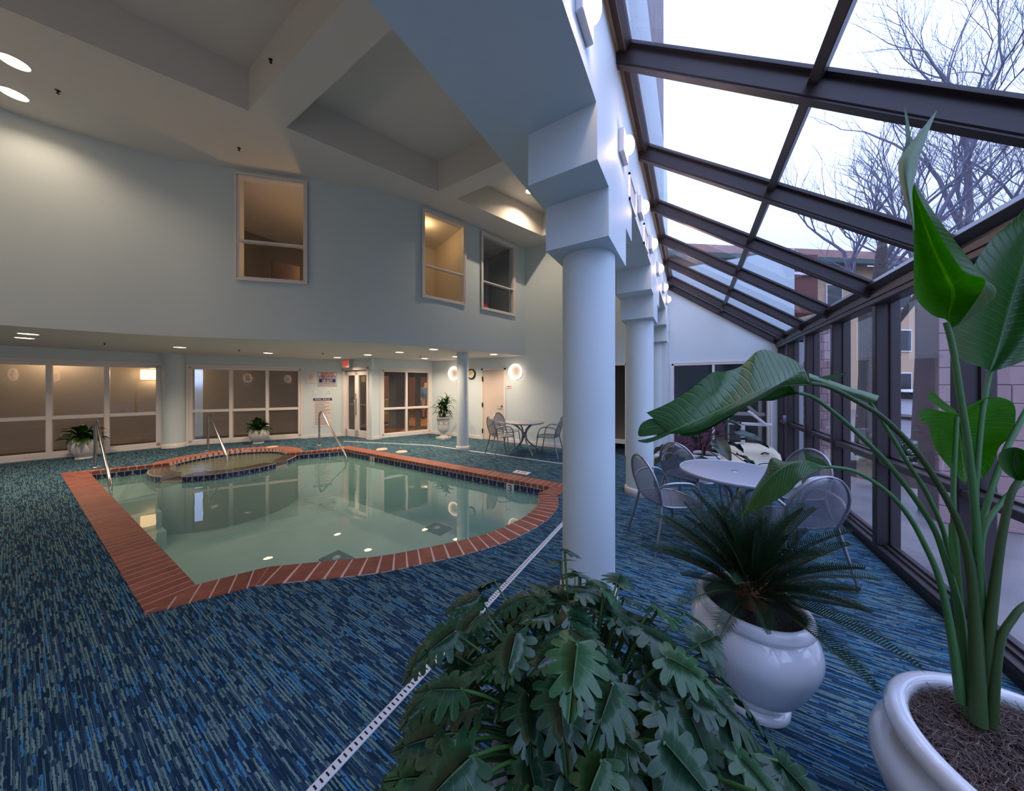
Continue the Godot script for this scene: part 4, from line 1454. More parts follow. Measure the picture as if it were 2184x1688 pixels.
func build_signs() -> void:
	var t := wall_frame(-11.29, 2.1, -9.27, 5.27)
	var w := thing("warning_sign", "white sign reading WARNING NO LIFEGUARD ON DUTY in red and blue", "sign")
	w.transform = t.translated_local(Vector3(3.365, 1.745, 0))
	part(w, "border", rbox_mesh(Vector3(0.49, 0.435, 0.006), 0.002, Vector3(0, 0, 0.003)), M.black)
	part(w, "face", rbox_mesh(Vector3(0.475, 0.42, 0.006), 0.002, Vector3(0, 0, 0.005)), M.sign_face)
	part(w, "blue_band", box_mesh(Vector3(0.43, 0.2, 0.003), Vector3(0, 0.005, 0.0095)), M.navy)
	lettering(w, "WARNING", Vector3(0, 0.155, 0.0095), 0.1, 0.36, M.red, Transform3D.IDENTITY)
	lettering(w, "NO LIFEGUARD", Vector3(0, 0.055, 0.0115), 0.085, 0.41, M.sign_face, Transform3D.IDENTITY)
	lettering(w, "ON DUTY", Vector3(0, -0.045, 0.0115), 0.085, 0.27, M.sign_face, Transform3D.IDENTITY)
	for y in [-0.125, -0.17]:
		part(w, "print_line", box_mesh(Vector3(0.44, 0.018, 0.002), Vector3(0, y, 0.009)), mat("print_navy", Color(0.25, 0.25, 0.38), 0.6))
	var r := thing("rules_sign", "tall white sign headed POOL RULES in white on blue", "sign")
	r.transform = t.translated_local(Vector3(3.243, 0.745, 0))
	part(r, "face", rbox_mesh(Vector3(0.48, 0.87, 0.006), 0.002, Vector3(0, 0, 0.003)), M.sign_face)
	part(r, "heading", rbox_mesh(Vector3(0.48, 0.075, 0.004), 0.0015, Vector3(0, 0.397, 0.007)), M.navy)
	lettering(r, "POOL RULES", Vector3(0, 0.397, 0.0095), 0.045, 0.39, M.sign_face, Transform3D.IDENTITY)
	var ink := mat("print_grey", Color(0.5, 0.46, 0.46), 0.7)
	for k in 21:
		var l := rng.randf_range(0.22, 0.4)
		part(r, "print_line", box_mesh(Vector3(l, 0.013, 0.001), Vector3(-0.2 + l / 2, 0.325 - 0.034 * k, 0.0066)), ink)
	var n := thing("notice_frame", "small framed white notice beside the warning sign", "notice")
	n.transform = t.translated_local(Vector3(2.945, 1.785, 0))
	part(n, "frame", rbox_mesh(Vector3(0.22, 0.32, 0.016), 0.003, Vector3(0, 0, 0.008)), M.white_trim)
	part(n, "paper", box_mesh(Vector3(0.18, 0.27, 0.002), Vector3(0, 0, 0.017)), M.sign_face)
	for k in 5:
		part(n, "print_line", box_mesh(Vector3(0.1, 0.008, 0.001), Vector3(0, 0.09 - 0.03 * k, 0.0185)), ink)
	for q in [[3.04, 1.36, "blank white wall plate above the rules sign"], [3.4, 1.38, "white wall plate with a small button below the warning sign"]]:
		var p := thing("wall_plate", q[2], "wall plate")
		p.transform = t.translated_local(Vector3(q[0], q[1], 0))
		part(p, "plate", rbox_mesh(Vector3(0.09, 0.12, 0.008), 0.003, Vector3(0, 0, 0.004)), M.paint)
		if q[0] > 3.2:
			part(p, "button", lathe_mesh([[0.0, 0.014], [0.008, 0.012], [0.008, 0.0]], 10), M.black, Transform3D(Basis(Vector3.RIGHT, PI / 2), Vector3(0, 0, 0.006)))
	# exit sign over the double doors
	var t3 := wall_frame(-9.27, 5.27, -7.9, 5.32)
	var e := thing("exit_sign", "hanging lit EXIT sign with red letters above the double doors", "exit sign")
	e.transform = t3.translated_local(Vector3(0.42, 2.2, 0.16))
	part(e, "canopy", rbox_mesh(Vector3(0.32, 0.03, 0.06), 0.006, Vector3(0, 0.135, 0)), M.white)
	var ep := part(e, "panel", rbox_mesh(Vector3(0.34, 0.22, 0.012), 0.003, Vector3(0, 0.005, 0)), M.sign_face)
	lettering(ep, "EXIT", Vector3(0, 0.005, 0.008), 0.15, 0.28, M.exit_red, Transform3D.IDENTITY)
	# clock, room plate
	var tf := wall_frame(-7.22, 7.03, -1.0, 7.03)
	var c := thing("wall_clock", "round bronze-rimmed wall clock behind the slim column", "clock")
	c.transform = tf.translated_local(Vector3(1.62, 1.9, 0))
	var turn := Transform3D(Basis(Vector3.RIGHT, PI / 2), Vector3.ZERO)
	part(c, "rim", lathe_mesh([[0.0, 0.0], [0.15, 0.0], [0.155, 0.03], [0.14, 0.05], [0.125, 0.045], [0.12, 0.03]], 36), M.brass_dark, turn)
	part(c, "dial", lathe_mesh([[0.0, 0.032], [0.122, 0.032]], 36), M.cream, turn)
	for q in [[0.06, -0.7], [0.09, 1.9]]:
		part(c, "hand", box_mesh(Vector3(0.008, q[0], 0.002), Vector3(0, q[0] / 2, 0.036)), M.black, Transform3D(Basis(Vector3.BACK, q[1]), Vector3.ZERO))
	for k in 12:
		part(c, "hour_mark", box_mesh(Vector3(0.006, 0.02, 0.002), Vector3(0, 0.1, 0.034)), M.black, Transform3D(Basis(Vector3.BACK, TAU * k / 12), Vector3.ZERO))
	var rp := thing("room_plate", "small white room plate with red print beside the store door", "sign")
	rp.transform = tf.translated_local(Vector3(2.92, 1.52, 0))
	part(rp, "plate", rbox_mesh(Vector3(0.17, 0.09, 0.012), 0.002, Vector3(0, 0, 0.006)), M.sign_face)
	part(rp, "print_line", box_mesh(Vector3(0.12, 0.02, 0.001), Vector3(0, 0.01, 0.0125)), M.red)


func make_chair(called: String, label: String) -> Node3D:
	# faces +z
	var t := thing(called, label, "chair")
	var rows := []
	for y in [0.445, 0.52, 0.6, 0.68, 0.75, 0.805, 0.845, 0.868]:
		var s: float = clampf((y - 0.6) / 0.27, 0.0, 1.0)
		var w: float = (0.2 + 0.03 * clampf((y - 0.44) / 0.16, 0, 1)) * sqrt(maxf(1.0 - s * s, 0.004))
		var row := []
		for k in 13:
			var u := k / 6.0 - 1.0
			row.append(Vector3(u * w, y, -0.19 - 0.27 * (y - 0.44) - 0.045 * (1.0 - u * u)))
		rows.append(row)
	var st := tool()
	grid(st, rows)
	part(t, "backrest", done(st), M.perforated)
	var edge := []
	for r in rows:
		edge.append(r[0])
	var other := []
	for r in rows:
		other.push_front(r[-1])
	edge.append_array(other)
	part(t, "back_frame", tube_mesh(curve(edge, 44), 0.0125, 8), M.alu)
	rows = []
	for k in 12:
		var v := k / 11.0 * 2.0 - 1.0
		var w := 0.225 * pow(1.0 - pow(absf(v), 5.0), 0.35) + 0.02
		var row := []
		for j in 11:
			var u := j / 5.0 - 1.0
			row.append(Vector3(u * w, 0.44 - 0.018 * (1.0 - u * u) * (1.0 - v * v) - 0.015 * maxf(v - 0.5, 0), 0.02 + v * 0.225))
		rows.append(row)
	st = tool()
	grid(st, rows)
	part(t, "seat", done(st), M.perforated)
	edge = []
	other = []
	for r in rows:
		edge.append(r[0])
		other.push_front(r[-1])
	edge.append_array(other)
	edge.append(rows[0][0])
	part(t, "seat_frame", tube_mesh(edge, 0.0095, 6), M.alu)
	for s in [-1.0, 1.0]:
		part(t, "leg", tube_mesh(curve([Vector3(0.2 * s, 0.45, -0.19), Vector3(0.225 * s, 0.3, -0.215), Vector3(0.262 * s, 0.0, -0.29)], 8), 0.0125, 8), M.alu)
		part(t, "leg", tube_mesh(curve([Vector3(0.252 * s, 0.44, 0.17), Vector3(0.255 * s, 0.25, 0.2), Vector3(0.265 * s, 0.0, 0.24)], 8), 0.0125, 8), M.alu)
		part(t, "armrest", tube_mesh(curve([Vector3(0.215 * s, 0.6, -0.235), Vector3(0.245 * s, 0.652, -0.17), Vector3(0.268 * s, 0.668, -0.05), Vector3(0.272 * s, 0.655, 0.06), Vector3(0.266 * s, 0.59, 0.13), Vector3(0.257 * s, 0.5, 0.16), Vector3(0.252 * s, 0.43, 0.172)], 24), 0.0125, 8), M.alu)
	return t


func make_table(label: String, at: Vector3, turn: float, r: float) -> void:
	var t := thing("round_table", label, "table", at, turn)
	part(t, "tabletop", lathe_mesh([[0.0, 0.718], [r - 0.02, 0.718], [r - 0.006, 0.716], [r - 0.004, 0.722], [r, 0.718], [r, 0.692], [r - 0.02, 0.688], [0.0, 0.69]], 56), M.table_top)
	part(t, "hole_cap", lathe_mesh([[0.0, 0.7215], [0.028, 0.7215], [0.031, 0.718]], 20), M.alu)
	for k in 4:
		var a := TAU * (k + 0.5) / 4
		var d := Vector3(cos(a), 0, sin(a))
		var up := Vector3.UP
		part(t, "leg", tube_mesh(curve([d * 0.36 + up * 0.69, d * 0.24 + up * 0.65, d * 0.1 + up * 0.55, d * 0.052 + up * 0.46, d * 0.052 + up * 0.36, d * 0.1 + up * 0.26, d * 0.26 + up * 0.13, d * 0.34 + up * 0.07, d * 0.375 + up * 0.0], 30), 0.0165, 10), M.alu)
	part(t, "hub", lathe_mesh([[0.03, 0.35], [0.045, 0.36], [0.045, 0.46], [0.03, 0.47]], 16), M.alu)


func build_furniture() -> void:
	make_table("round metal cafe table in the gallery between the dark glass wall and columns", P(0.36, 0, 3.62), 0.35, 0.47)
	make_table("round metal cafe table by the store door of the far wall", P(-3.33, 0, 6.12), 0.2, 0.45)
	var c := make_chair("patio_chair", "perforated metal armchair at the gallery table, turned from the column")
	c.transform = Transform3D(Basis(Vector3.UP, PI * 0.70), P(-0.2, 0, 3.35))
	var spots := [[-0.02, 4.32, 2.62, "perforated metal armchair tucked between the gallery table and potted climber"], [0.71, 3.38, -2.62, "perforated metal armchair beside the cycad fronds and the glass wall"], [0.86, 4.2, -0.9, "perforated metal armchair behind the gallery table, half hidden by a drooping leaf"], [-3.66, 5.66, 2.6, "perforated metal armchair with its back to the slim column"], [-3.92, 6.32, 1.5, "perforated metal armchair pushed in before the store door"], [-2.72, 6.12, -1.45, "perforated metal armchair pulled out at the far table, facing the door"]]
	for q in spots:
		var k := copy(c, "patio_chair")
		k.transform = Transform3D(Basis(Vector3.UP, q[2]), P(q[0], 0, q[1]))
		k.set_meta("label", q[3])
	# pool lift by the gym window
	var l := thing("pool_lift", "cream-covered pool lift with a white arm before the gym window", "pool lift", P(0.92, 0, 6.95))
	var st := tool()
	var rows := []
	for q in [[0.06, 0.46, 0.30], [0.16, 0.48, 0.31], [0.2, 0.47, 0.3], [0.21, 0.43, 0.27], [0.36, 0.4, 0.25], [0.44, 0.33, 0.2], [0.49, 0.2, 0.12], [0.5, 0.0, 0.0]]:
		var row := []
		for k in 33:
			var a := TAU * k / 32
			var ca := cos(a)
			var sa := sin(a)
			row.append(Vector3(signf(ca) * pow(absf(ca), 0.45) * q[1], q[0], signf(sa) * pow(absf(sa), 0.45) * q[2]))
		rows.append(row)
	grid(st, rows)
	part(l, "cover", done(st), M.cream)
	part(l, "mast", rbox_mesh(Vector3(0.06, 0.62, 0.06), 0.006, Vector3(-0.12, 0.55, 0.1)), M.white)
	part(l, "arm", rbox_mesh(Vector3(0.62, 0.05, 0.06), 0.006, Vector3(-0.02, 0.86, 0.1)), M.white)
	part(l, "brace", rbox_mesh(Vector3(0.34, 0.045, 0.04), 0.006, Vector3.ZERO), M.white, Transform3D(Basis(Vector3.BACK, -0.75), Vector3(0.08, 0.98, 0.12)))
	part(l, "handle", tube_mesh([Vector3(0.12, 0.36, 0.24), Vector3(0.16, 0.4, 0.27), Vector3(0.22, 0.38, 0.25)], 0.012, 6), M.black)
	for s in [-1, 1]:
		part(l, "wheel", lathe_mesh([[0.0, -0.02], [0.055, -0.02], [0.06, 0.0], [0.055, 0.02], [0.0, 0.02]], 16), M.tyre, Transform3D(Basis(Vector3.BACK, PI / 2), Vector3(0.4 * s, 0.06, 0.28)))
	# folded foam by the end wall
	for q in [[0.065, "purple", Color(0.62, 0.36, 0.6)], [0.165, "green", Color(0.5, 0.68, 0.5)]]:
		pass
	solo("foam_roll", tube_mesh([Vector3(-0.18, 0, 0), Vector3(0.18, 0, 0)], 0.06, 16), mat("foam_green", Color(0.5, 0.7, 0.52), 0.8), "pale green foam roll on the carpet below the gym window", "foam roll", Transform3D(Basis(Vector3.UP, 0.1), P(-0.05, 0.06, 7.3)))
	solo("foam_roll", tube_mesh([Vector3(-0.2, 0, 0), Vector3(0.2, 0, 0)], 0.06, 16), mat("foam_purple", Color(0.62, 0.36, 0.6), 0.8), "purple foam roll on the carpet below the gym window", "foam roll", Transform3D(Basis(Vector3.UP, -0.05), P(-0.05, 0.06, 7.46)))
	# gym: maroon screen, white weight bench
	var te := wall_frame(-0.44, 7.75, 1.6, 7.75)
	var sc := thing("gym_screen", "maroon cloth screen standing behind the gym window", "screen")
	sc.transform = te.translated_local(Vector3(0.55, 0.0, -0.45))
	part(sc, "cloth", box_mesh(Vector3(1.1, 1.24, 0.03), Vector3(0, 0.64, 0)), M.maroon)
	part(sc, "bar", rbox_mesh(Vector3(1.14, 0.03, 0.04), 0.005, Vector3(0, 0.52, 0.02)), M.black)
	for x in [-0.55, 0.55]:
		part(sc, "foot", rbox_mesh(Vector3(0.05, 1.26, 0.05), 0.005, Vector3(x, 0.63, 0)), M.black)
	var wb := thing("weight_machine", "white-framed exercise machine inside the gym window", "exercise machine")
	wb.transform = te.translated_local(Vector3(1.45, 0, -0.75))
	part(wb, "beam", rbox_mesh(Vector3(0.75, 0.08, 0.08), 0.01, Vector3(0, 0.92, 0)), M.white)
	part(wb, "upright", rbox_mesh(Vector3(0.07, 1.7, 0.07), 0.01, Vector3(-0.3, 0.85, 0)), M.white)
	part(wb, "upright", rbox_mesh(Vector3(0.07, 1.7, 0.07), 0.01, Vector3(0.3, 0.85, -0.1)), M.white)
	part(wb, "brace", rbox_mesh(Vector3(0.6, 0.06, 0.05), 0.008, Vector3.ZERO), M.white, Transform3D(Basis(Vector3.BACK, -0.8), Vector3(0.02, 1.15, 0.02)))
	part(wb, "pad", rbox_mesh(Vector3(0.3, 0.1, 0.5), 0.03, Vector3(0, 0.5, 0.1)), M.black)
	# tumbler on the glass wall's rail
	solo("drinking_glass", lathe_mesh([[0.0, 0.004], [0.027, 0.0], [0.036, 0.1], [0.033, 0.1], [0.025, 0.01], [0.0, 0.01]], 20), M.droplet, "clear drinking glass standing on the dark window rail", "glass", Transform3D(Basis.IDENTITY, P(GX - 0.005, 0.8975, 7.4)))
	# lobby armchair seen through the panes
	var ac := thing("lobby_armchair", "yellow upholstered armchair in the lobby beyond the glass", "armchair", P(-10.95, 0, 8.1), 0.4)
	var yl := mat("yellow_cloth", Color(0.72, 0.62, 0.26), 0.9)
	part(ac, "seat", rbox_mesh(Vector3(0.7, 0.42, 0.65), 0.05, Vector3(0, 0.25, 0)), yl)
	part(ac, "backrest", rbox_mesh(Vector3(0.7, 0.75, 0.18), 0.06, Vector3(0, 0.62, -0.3)), yl)
	for s in [-1, 1]:
		part(ac, "arm", rbox_mesh(Vector3(0.16, 0.58, 0.65), 0.05, Vector3(0.38 * s, 0.33, 0)), yl)


func surface_net(st: SurfaceTool, lo: Vector3, n: Vector3i, cell: float, field: Callable, tint: Callable) -> void:
	var val := PackedFloat32Array()
	var nx := n.x + 1
	var ny := n.y + 1
	var nz := n.z + 1
	val.resize(nx * ny * nz)
	for z in nz:
		for y in ny:
			for x in nx:
				val[(z * ny + y) * nx + x] = field.call(lo + Vector3(x, y, z) * cell)
	var at := {}
	var off := [0, 1, nx, nx + 1, nx * ny, nx * ny + 1, nx * ny + nx, nx * ny + nx + 1]
	for z in n.z:
		for y in n.y:
			for x in n.x:
				var i := (z * ny + y) * nx + x
				var inside := 0
				for o in off:
					if val[i + o] < 0.0:
						inside += 1
				if inside == 0 or inside == 8:
					continue
				var sum := Vector3.ZERO
				var c := 0
				for e in [[0, 1], [2, 3], [4, 5], [6, 7], [0, 2], [1, 3], [4, 6], [5, 7], [0, 4], [1, 5], [2, 6], [3, 7]]:
					var a: float = val[i + off[e[0]]]
					var b: float = val[i + off[e[1]]]
					if (a < 0.0) != (b < 0.0):
						var pa := Vector3(e[0] & 1, (e[0] >> 1) & 1, e[0] >> 2)
						var pb := Vector3(e[1] & 1, (e[1] >> 1) & 1, e[1] >> 2)
						sum += pa.lerp(pb, a / (a - b))
						c += 1
				at[i] = lo + (Vector3(x, y, z) + sum / c) * cell
	st.set_smooth_group(0)
	for i in at:
		for ax in [[1, nx, nx * ny], [nx, nx * ny, 1], [nx * ny, 1, nx]]:
			var j: int = i + ax[0]
			if (val[i] < 0.0) == (val[j] < 0.0):
				continue
			var q := [i, i - ax[1], i - ax[1] - ax[2], i - ax[2]]
			if not (at.has(q[1]) and at.has(q[2]) and at.has(q[3])):
				continue
			if val[i] < 0.0:
				q.reverse()
			for k in [0, 1, 2, 0, 2, 3]:
				st.set_color(tint.call(at[q[k]]))
				st.add_vertex(at[q[k]])


func build_person() -> void:
	# a man walking through the lobby beyond the glass
	var man := thing("person", "person in blue shirt and khaki trousers walking through the lobby", "person", P(-10.82, 0.006, 10.1), 0.9)
	var bones := [[Vector3(0, 0.95, 0), 0.14, Vector3(0, 1.18, 0.01), 0.13], [Vector3(-0.09, 1.36, 0.0), 0.1, Vector3(0.09, 1.36, 0.0), 0.1], [Vector3(0, 1.18, 0.01), 0.14, Vector3(0, 1.36, 0), 0.13], [Vector3(0, 1.42, 0), 0.055, Vector3(0, 1.52, 0.015), 0.055], [Vector3(0, 1.58, 0.02), 0.085, Vector3(0, 1.65, 0.015), 0.092],
		[Vector3(-0.18, 1.38, 0), 0.06, Vector3(-0.26, 1.12, -0.02), 0.045], [Vector3(-0.26, 1.12, -0.02), 0.045, Vector3(-0.22, 0.92, 0.16), 0.035], [Vector3(0.18, 1.38, 0), 0.06, Vector3(0.25, 1.12, 0.02), 0.045], [Vector3(0.25, 1.12, 0.02), 0.045, Vector3(0.2, 0.95, 0.2), 0.035],
		[Vector3(-0.09, 0.92, 0), 0.1, Vector3(-0.1, 0.5, 0.1), 0.065], [Vector3(-0.1, 0.5, 0.1), 0.065, Vector3(-0.1, 0.09, 0.12), 0.045], [Vector3(0.09, 0.92, 0), 0.1, Vector3(0.1, 0.5, -0.04), 0.065], [Vector3(0.1, 0.5, -0.04), 0.065, Vector3(0.1, 0.12, -0.26), 0.045], [Vector3(-0.1, 0.05, 0.1), 0.045, Vector3(-0.1, 0.04, 0.26), 0.035], [Vector3(0.1, 0.07, -0.26), 0.045, Vector3(0.1, 0.045, -0.1), 0.035], [Vector3(-0.22, 0.92, 0.16), 0.04, Vector3(-0.21, 0.88, 0.22), 0.03], [Vector3(0.2, 0.95, 0.2), 0.04, Vector3(0.19, 0.91, 0.26), 0.03]]
	var field := func(p: Vector3) -> float:
		var s := 0.0
		for b in bones:
			var ab: Vector3 = b[2] - b[0]
			var h := clampf((p - b[0]).dot(ab) / ab.length_squared(), 0.0, 1.0)
			var d: float = (p - b[0] - ab * h).length() - lerpf(b[1], b[3], h)
			s += exp(-d * 42.0)
		return -log(maxf(s, 1e-12)) / 42.0
	var tint := func(p: Vector3) -> Color:
		if p.y > 1.62 and p.z < 0.08 or p.y > 1.69:
			return Color(0.05, 0.04, 0.03)
		if p.y > 1.45 or (absf(p.x) > 0.17 and p.y < 1.14):
			return Color(0.42, 0.24, 0.16)
		if p.y > 0.93:
			return Color(0.06, 0.16, 0.3)
		return Color(0.34, 0.24, 0.13) if p.y > 0.1 else Color(0.04, 0.03, 0.03)
	var st := tool()
	surface_net(st, Vector3(-0.36, -0.02, -0.36), Vector3i(29, 72, 30), 0.025, field, tint)
	var m := mat("person", Color.WHITE, 0.8)
	m.vertex_color_use_as_albedo = true
	part(man, "body", done(st), m)


func pot(parent: Node, r: float, h: float, m: Material, soil_drop := 0.05) -> void:
	# a belly pot with a rolled rim and a small foot; r is the rim's outer radius
	var p := smooth_profile([[0.0, 0.0], [0.56 * r, 0.0], [0.63 * r, 0.025 * h], [0.62 * r, 0.06 * h], [0.56 * r, 0.085 * h], [0.6 * r, 0.12 * h], [0.83 * r, 0.28 * h], [1.03 * r, 0.5 * h], [1.1 * r, 0.64 * h], [1.06 * r, 0.76 * h], [0.94 * r, 0.845 * h], [0.9 * r, 0.862 * h], [0.93 * r, 0.868 * h], [0.995 * r, 0.9 * h], [r, 0.94 * h], [0.97 * r, 0.985 * h], [0.91 * r, h], [0.86 * r, 0.985 * h], [0.84 * r, 0.93 * h], [0.83 * r, 0.7 * h]], 76)
	part(parent, "pot", lathe_mesh(p, 56), m)
	part(parent, "soil", lathe_mesh([[0.0, h - soil_drop + 0.012], [0.45 * r, h - soil_drop + 0.006], [0.845 * r, h - soil_drop]], 32), M.soil)


func xanadu_leaf(l: float, seed_: int, droop: float) -> ArrayMesh:
	# a cut leaf along +z, face up: heart-shaped blade slit into club-ended lobes that fan from back to forward
	var r := RandomNumberGenerator.new()
	r.seed = seed_
	var st := tool()
	st.set_smooth_group(0)
	var bend := func(x: float, z: float) -> Vector3:
		var t := z / l
		return Vector3(x, -droop * t * absf(t) * l - 0.45 * x * x / l + 0.05 * absf(x), z * (1.0 - 0.12 * droop * maxf(t, 0.0)))
	var angs := [132.0, 106.0, 84.0, 64.0, 46.0, 30.0]
	var lens := [0.5, 0.62, 0.66, 0.6, 0.52, 0.42]
	var anch := [0.06, 0.12, 0.26, 0.42, 0.58, 0.74]
	var n := 6
	for s in [-1.0, 1.0]:
		var dirs := []
		var long := []
		for k in n:
			var a := deg_to_rad(angs[k] + r.randf_range(-4, 4))
			dirs.append(Vector2(sin(a) * s, cos(a)))
			long.append(lens[k] * l * r.randf_range(0.92, 1.1))
		# points where neighbouring lobes part
		var gap := [Vector2(0.03 * l * s, -0.1 * l)]
		for k in n - 1:
			var o := Vector2(0, (anch[k] + anch[k + 1]) / 2 * l)
			gap.append(o + (dirs[k] + dirs[k + 1]).normalized() * (long[k] + long[k + 1]) / 2 * r.randf_range(0.46, 0.56))
		gap.append(Vector2(0.13 * l * s, 0.9 * l))
		for k in n:
			var o := Vector2(0, anch[k] * l)
			var d: Vector2 = dirs[k]
			var side: Vector2 = Vector2(-d.y, d.x) * s
			var L: float = long[k]
			var a0 := Vector2(0, (0.0 if k == 0 else (anch[k - 1] + anch[k]) / 2) * l)
			var a1 := Vector2(0, (0.86 if k == n - 1 else (anch[k] + anch[k + 1]) / 2) * l)
			var w := L * (0.17 if k < 4 else 0.16)
			var rim := [a0, gap[k], o + d * L * 0.78 - side * w, o + d * L * 0.94 - side * w * 0.75, o + d * L * 1.02, o + d * L * 0.93 + side * w * 0.75, o + d * L * 0.76 + side * w, gap[k + 1], a1]
			var mid := o + d * L * 0.55
			for i in rim.size():
				var p: Vector2 = rim[i]
				var q: Vector2 = rim[(i + 1) % rim.size()]
				for v in [mid, q, p]:
					var f: float = clampf((v - o).length() / (L * 1.05), 0.0, 1.0) if absf(v.x) > 0.001 else 0.0
					st.set_uv(Vector2(0.5 + s * 0.47 * f, clampf(anch[k] + (v - o).dot(side) * 0.8 / l, 0.0, 1.0)))
					st.add_vertex(bend.call(v.x, v.y))
		# half of the end lobe
		var tip := [Vector2(0, 0.86 * l), Vector2(0.13 * l * s, 0.9 * l), Vector2(0.16 * l * s, 1.04 * l), Vector2(0.11 * l * s, 1.17 * l), Vector2(0.0, 1.25 * l)]
		for i in [1, 2, 3]:
			for v in [tip[0], tip[i + 1], tip[i]]:
				st.set_uv(Vector2(0.5 + v.x / l, 0.9))
				st.add_vertex(bend.call(v.x, v.y))
	return done(st)


func strap_leaf(l: float, w: float, rise: float, fall: float) -> ArrayMesh:
	# a long blade along +z that rises and then hangs
	var g := []
	for i in 11:
		var t := i / 10.0
		var c := Vector3(0, l * (rise * t - fall * t * t), l * t * (1.0 - 0.25 * fall * t))
		var h := w * pow(sin(PI * clampf(0.06 + t * 0.94, 0, 1)), 0.7) * (1.0 if t < 0.99 else 0.1)
		g.append([c + Vector3(-h, h * 0.35, 0), c, c + Vector3(h, h * 0.35, 0)])
	var st := tool()
	grid(st, g)
	return done(st)


func looking(dir: Vector3, roll := 0.0) -> Basis:
	# z towards dir, y as far up as it can
	var z := dir.normalized()
	var x := Vector3.UP.cross(z)
	x = x.normalized() if x.length() > 0.01 else Vector3.RIGHT
	return Basis(x, z.cross(x), z) * Basis(Vector3.BACK, roll)


func build_plants() -> void:
	# cut-leaf plant in the pot before the drain strip
	var t := thing("potted_philodendron", "bushy plant with deeply cut dark leaves in a white pot", "potted plant", P(-0.29, 0, 0.86))
	pot(t, 0.255, 0.5, M.ceramic, 0.06)
	var kinds := []
	for k in 6:
		kinds.append(xanadu_leaf(0.084 + 0.007 * (k % 3), 40 + k, 0.1 + 0.1 * (k % 4)))
	var r := RandomNumberGenerator.new()
	r.seed = 21
	var n := 250
	for k in n:
		var a := fposmod(k * 2.39996, TAU)
		var u := (k + 0.5) / n
		var el := asin(lerpf(0.99, -0.28, u)) + r.randf_range(-0.1, 0.1)
		var k_out := r.randf_range(0.74, 1.1) * (1.0 if r.randf() < 0.85 else 1.16)
		var nrm := Vector3(cos(a) * cos(el), sin(el), sin(a) * cos(el))
		var c := Vector3(nrm.x * 0.5, nrm.y * 0.4, nrm.z * 0.5) * k_out + Vector3(0, 0.5, 0)
		var down := (Vector3(cos(a), 0, sin(a)) * 0.8 - nrm * nrm.dot(Vector3(cos(a), 0, sin(a))) * 0.8 + Vector3(0, -0.5, 0) - nrm * nrm.dot(Vector3(0, -0.5, 0))).normalized()
		down = down.rotated(nrm, r.randf_range(-0.7, 0.7))
		var face := (nrm * 0.5 + Vector3(0, 0.75, 0) + Vector3(r.randf_range(-0.4, 0.4), r.randf_range(-0.2, 0.3), r.randf_range(-0.4, 0.4))).normalized()
		var z := (down - face * down.dot(face)).normalized()
		var bas := Basis(face.cross(z), face, z)
		var s := r.randf_range(0.8, 1.2)
		var tip := c - z * 0.05
		var root := Vector3(cos(a) * 0.06, 0.45, sin(a) * 0.06)
		part(t, "petiole", tube_mesh(curve([root, root.lerp(tip, 0.55) + Vector3(0, 0.05, 0), tip], 8), 0.004, 5), M.xanadu_stem)
		part(t, "leaf", kinds[r.randi_range(0, 5)], M.xanadu_light if r.randf() < 0.16 else M.xanadu, Transform3D(bas.scaled(Vector3.ONE * s), tip))

	# cycad
	var c := thing("potted_cycad", "dark green sago cycad with feathery fronds in a white pot", "potted plant", P(0.255, 0, 1.9))
	pot(c, 0.235, 0.49, M.ceramic, 0.04)
	part(c, "trunk", lathe_mesh(smooth_profile([[0.06, 0.42], [0.062, 0.5], [0.045, 0.56], [0.0, 0.575]], 8), 14), M.cycad_core)
	var fronds := []
	for k in 4:
		fronds.append(cycad_frond(0.4 + 0.035 * k, 0.1 + 0.07 * k, 70 + k))
	r.seed = 5
	for k in 54:
		var a := fposmod(k * 2.39996 + 0.4, TAU)
		var u := (k + 0.5) / 54.0
		var el := lerpf(1.35, 0.1, pow(u, 1.05)) + r.randf_range(-0.08, 0.08)
		var dir := Vector3(cos(a) * cos(el), sin(el), sin(a) * cos(el))
		var at := Transform3D(looking(dir, r.randf_range(-0.15, 0.15)).scaled(Vector3.ONE * r.randf_range(0.88, 1.06)), Vector3(cos(a) * 0.03, 0.545 - 0.03 * u, sin(a) * 0.03))
		var f: Array = fronds[r.randi_range(0, 3)]
		var fr := part(c, "frond", f[0], M.cycad, at)
		part(fr, "rib", f[1], M.cycad_rib)

	# bird of paradise
	var b := thing("potted_bird_of_paradise", "tall bird-of-paradise plant with huge paddle leaves in a wide white pot", "potted plant", P(0.9, 0, 1.444))
	pot(b, 0.348, 0.5, M.ceramic, 0.045)
	var strands := MultiMesh.new()
	strands.transform_format = MultiMesh.TRANSFORM_3D
	strands.use_colors = true
	var sg := tool()
	tube(sg, curve([Vector3(-0.5, 0, 0), Vector3(-0.2, 0.12, 0.08), Vector3(0.15, 0.05, -0.06), Vector3(0.5, 0.16, 0.03)], 6), 0.016, 3, false)
	strands.mesh = done(sg)
	strands.instance_count = 5200
	for k in 5200:
		var a := r.randf() * TAU
		var q := 0.285 * sqrt(r.randf())
		var s := r.randf_range(0.03, 0.075)
		strands.set_instance_transform(k, Transform3D((Basis(Vector3.UP, r.randf() * TAU) * Basis(Vector3.BACK, r.randf_range(-0.5, 0.5)) * Basis(Vector3.RIGHT, r.randf() * TAU)).scaled(Vector3(s, s * 0.8, s)), Vector3(cos(a) * q, 0.463 + r.randf() * 0.018, sin(a) * q)))
		var g := r.randf_range(0.28, 0.95)
		strands.set_instance_color(k, Color(g, g * 0.94, g * 0.9))
	var moss := MultiMeshInstance3D.new()
	moss.name = "moss"
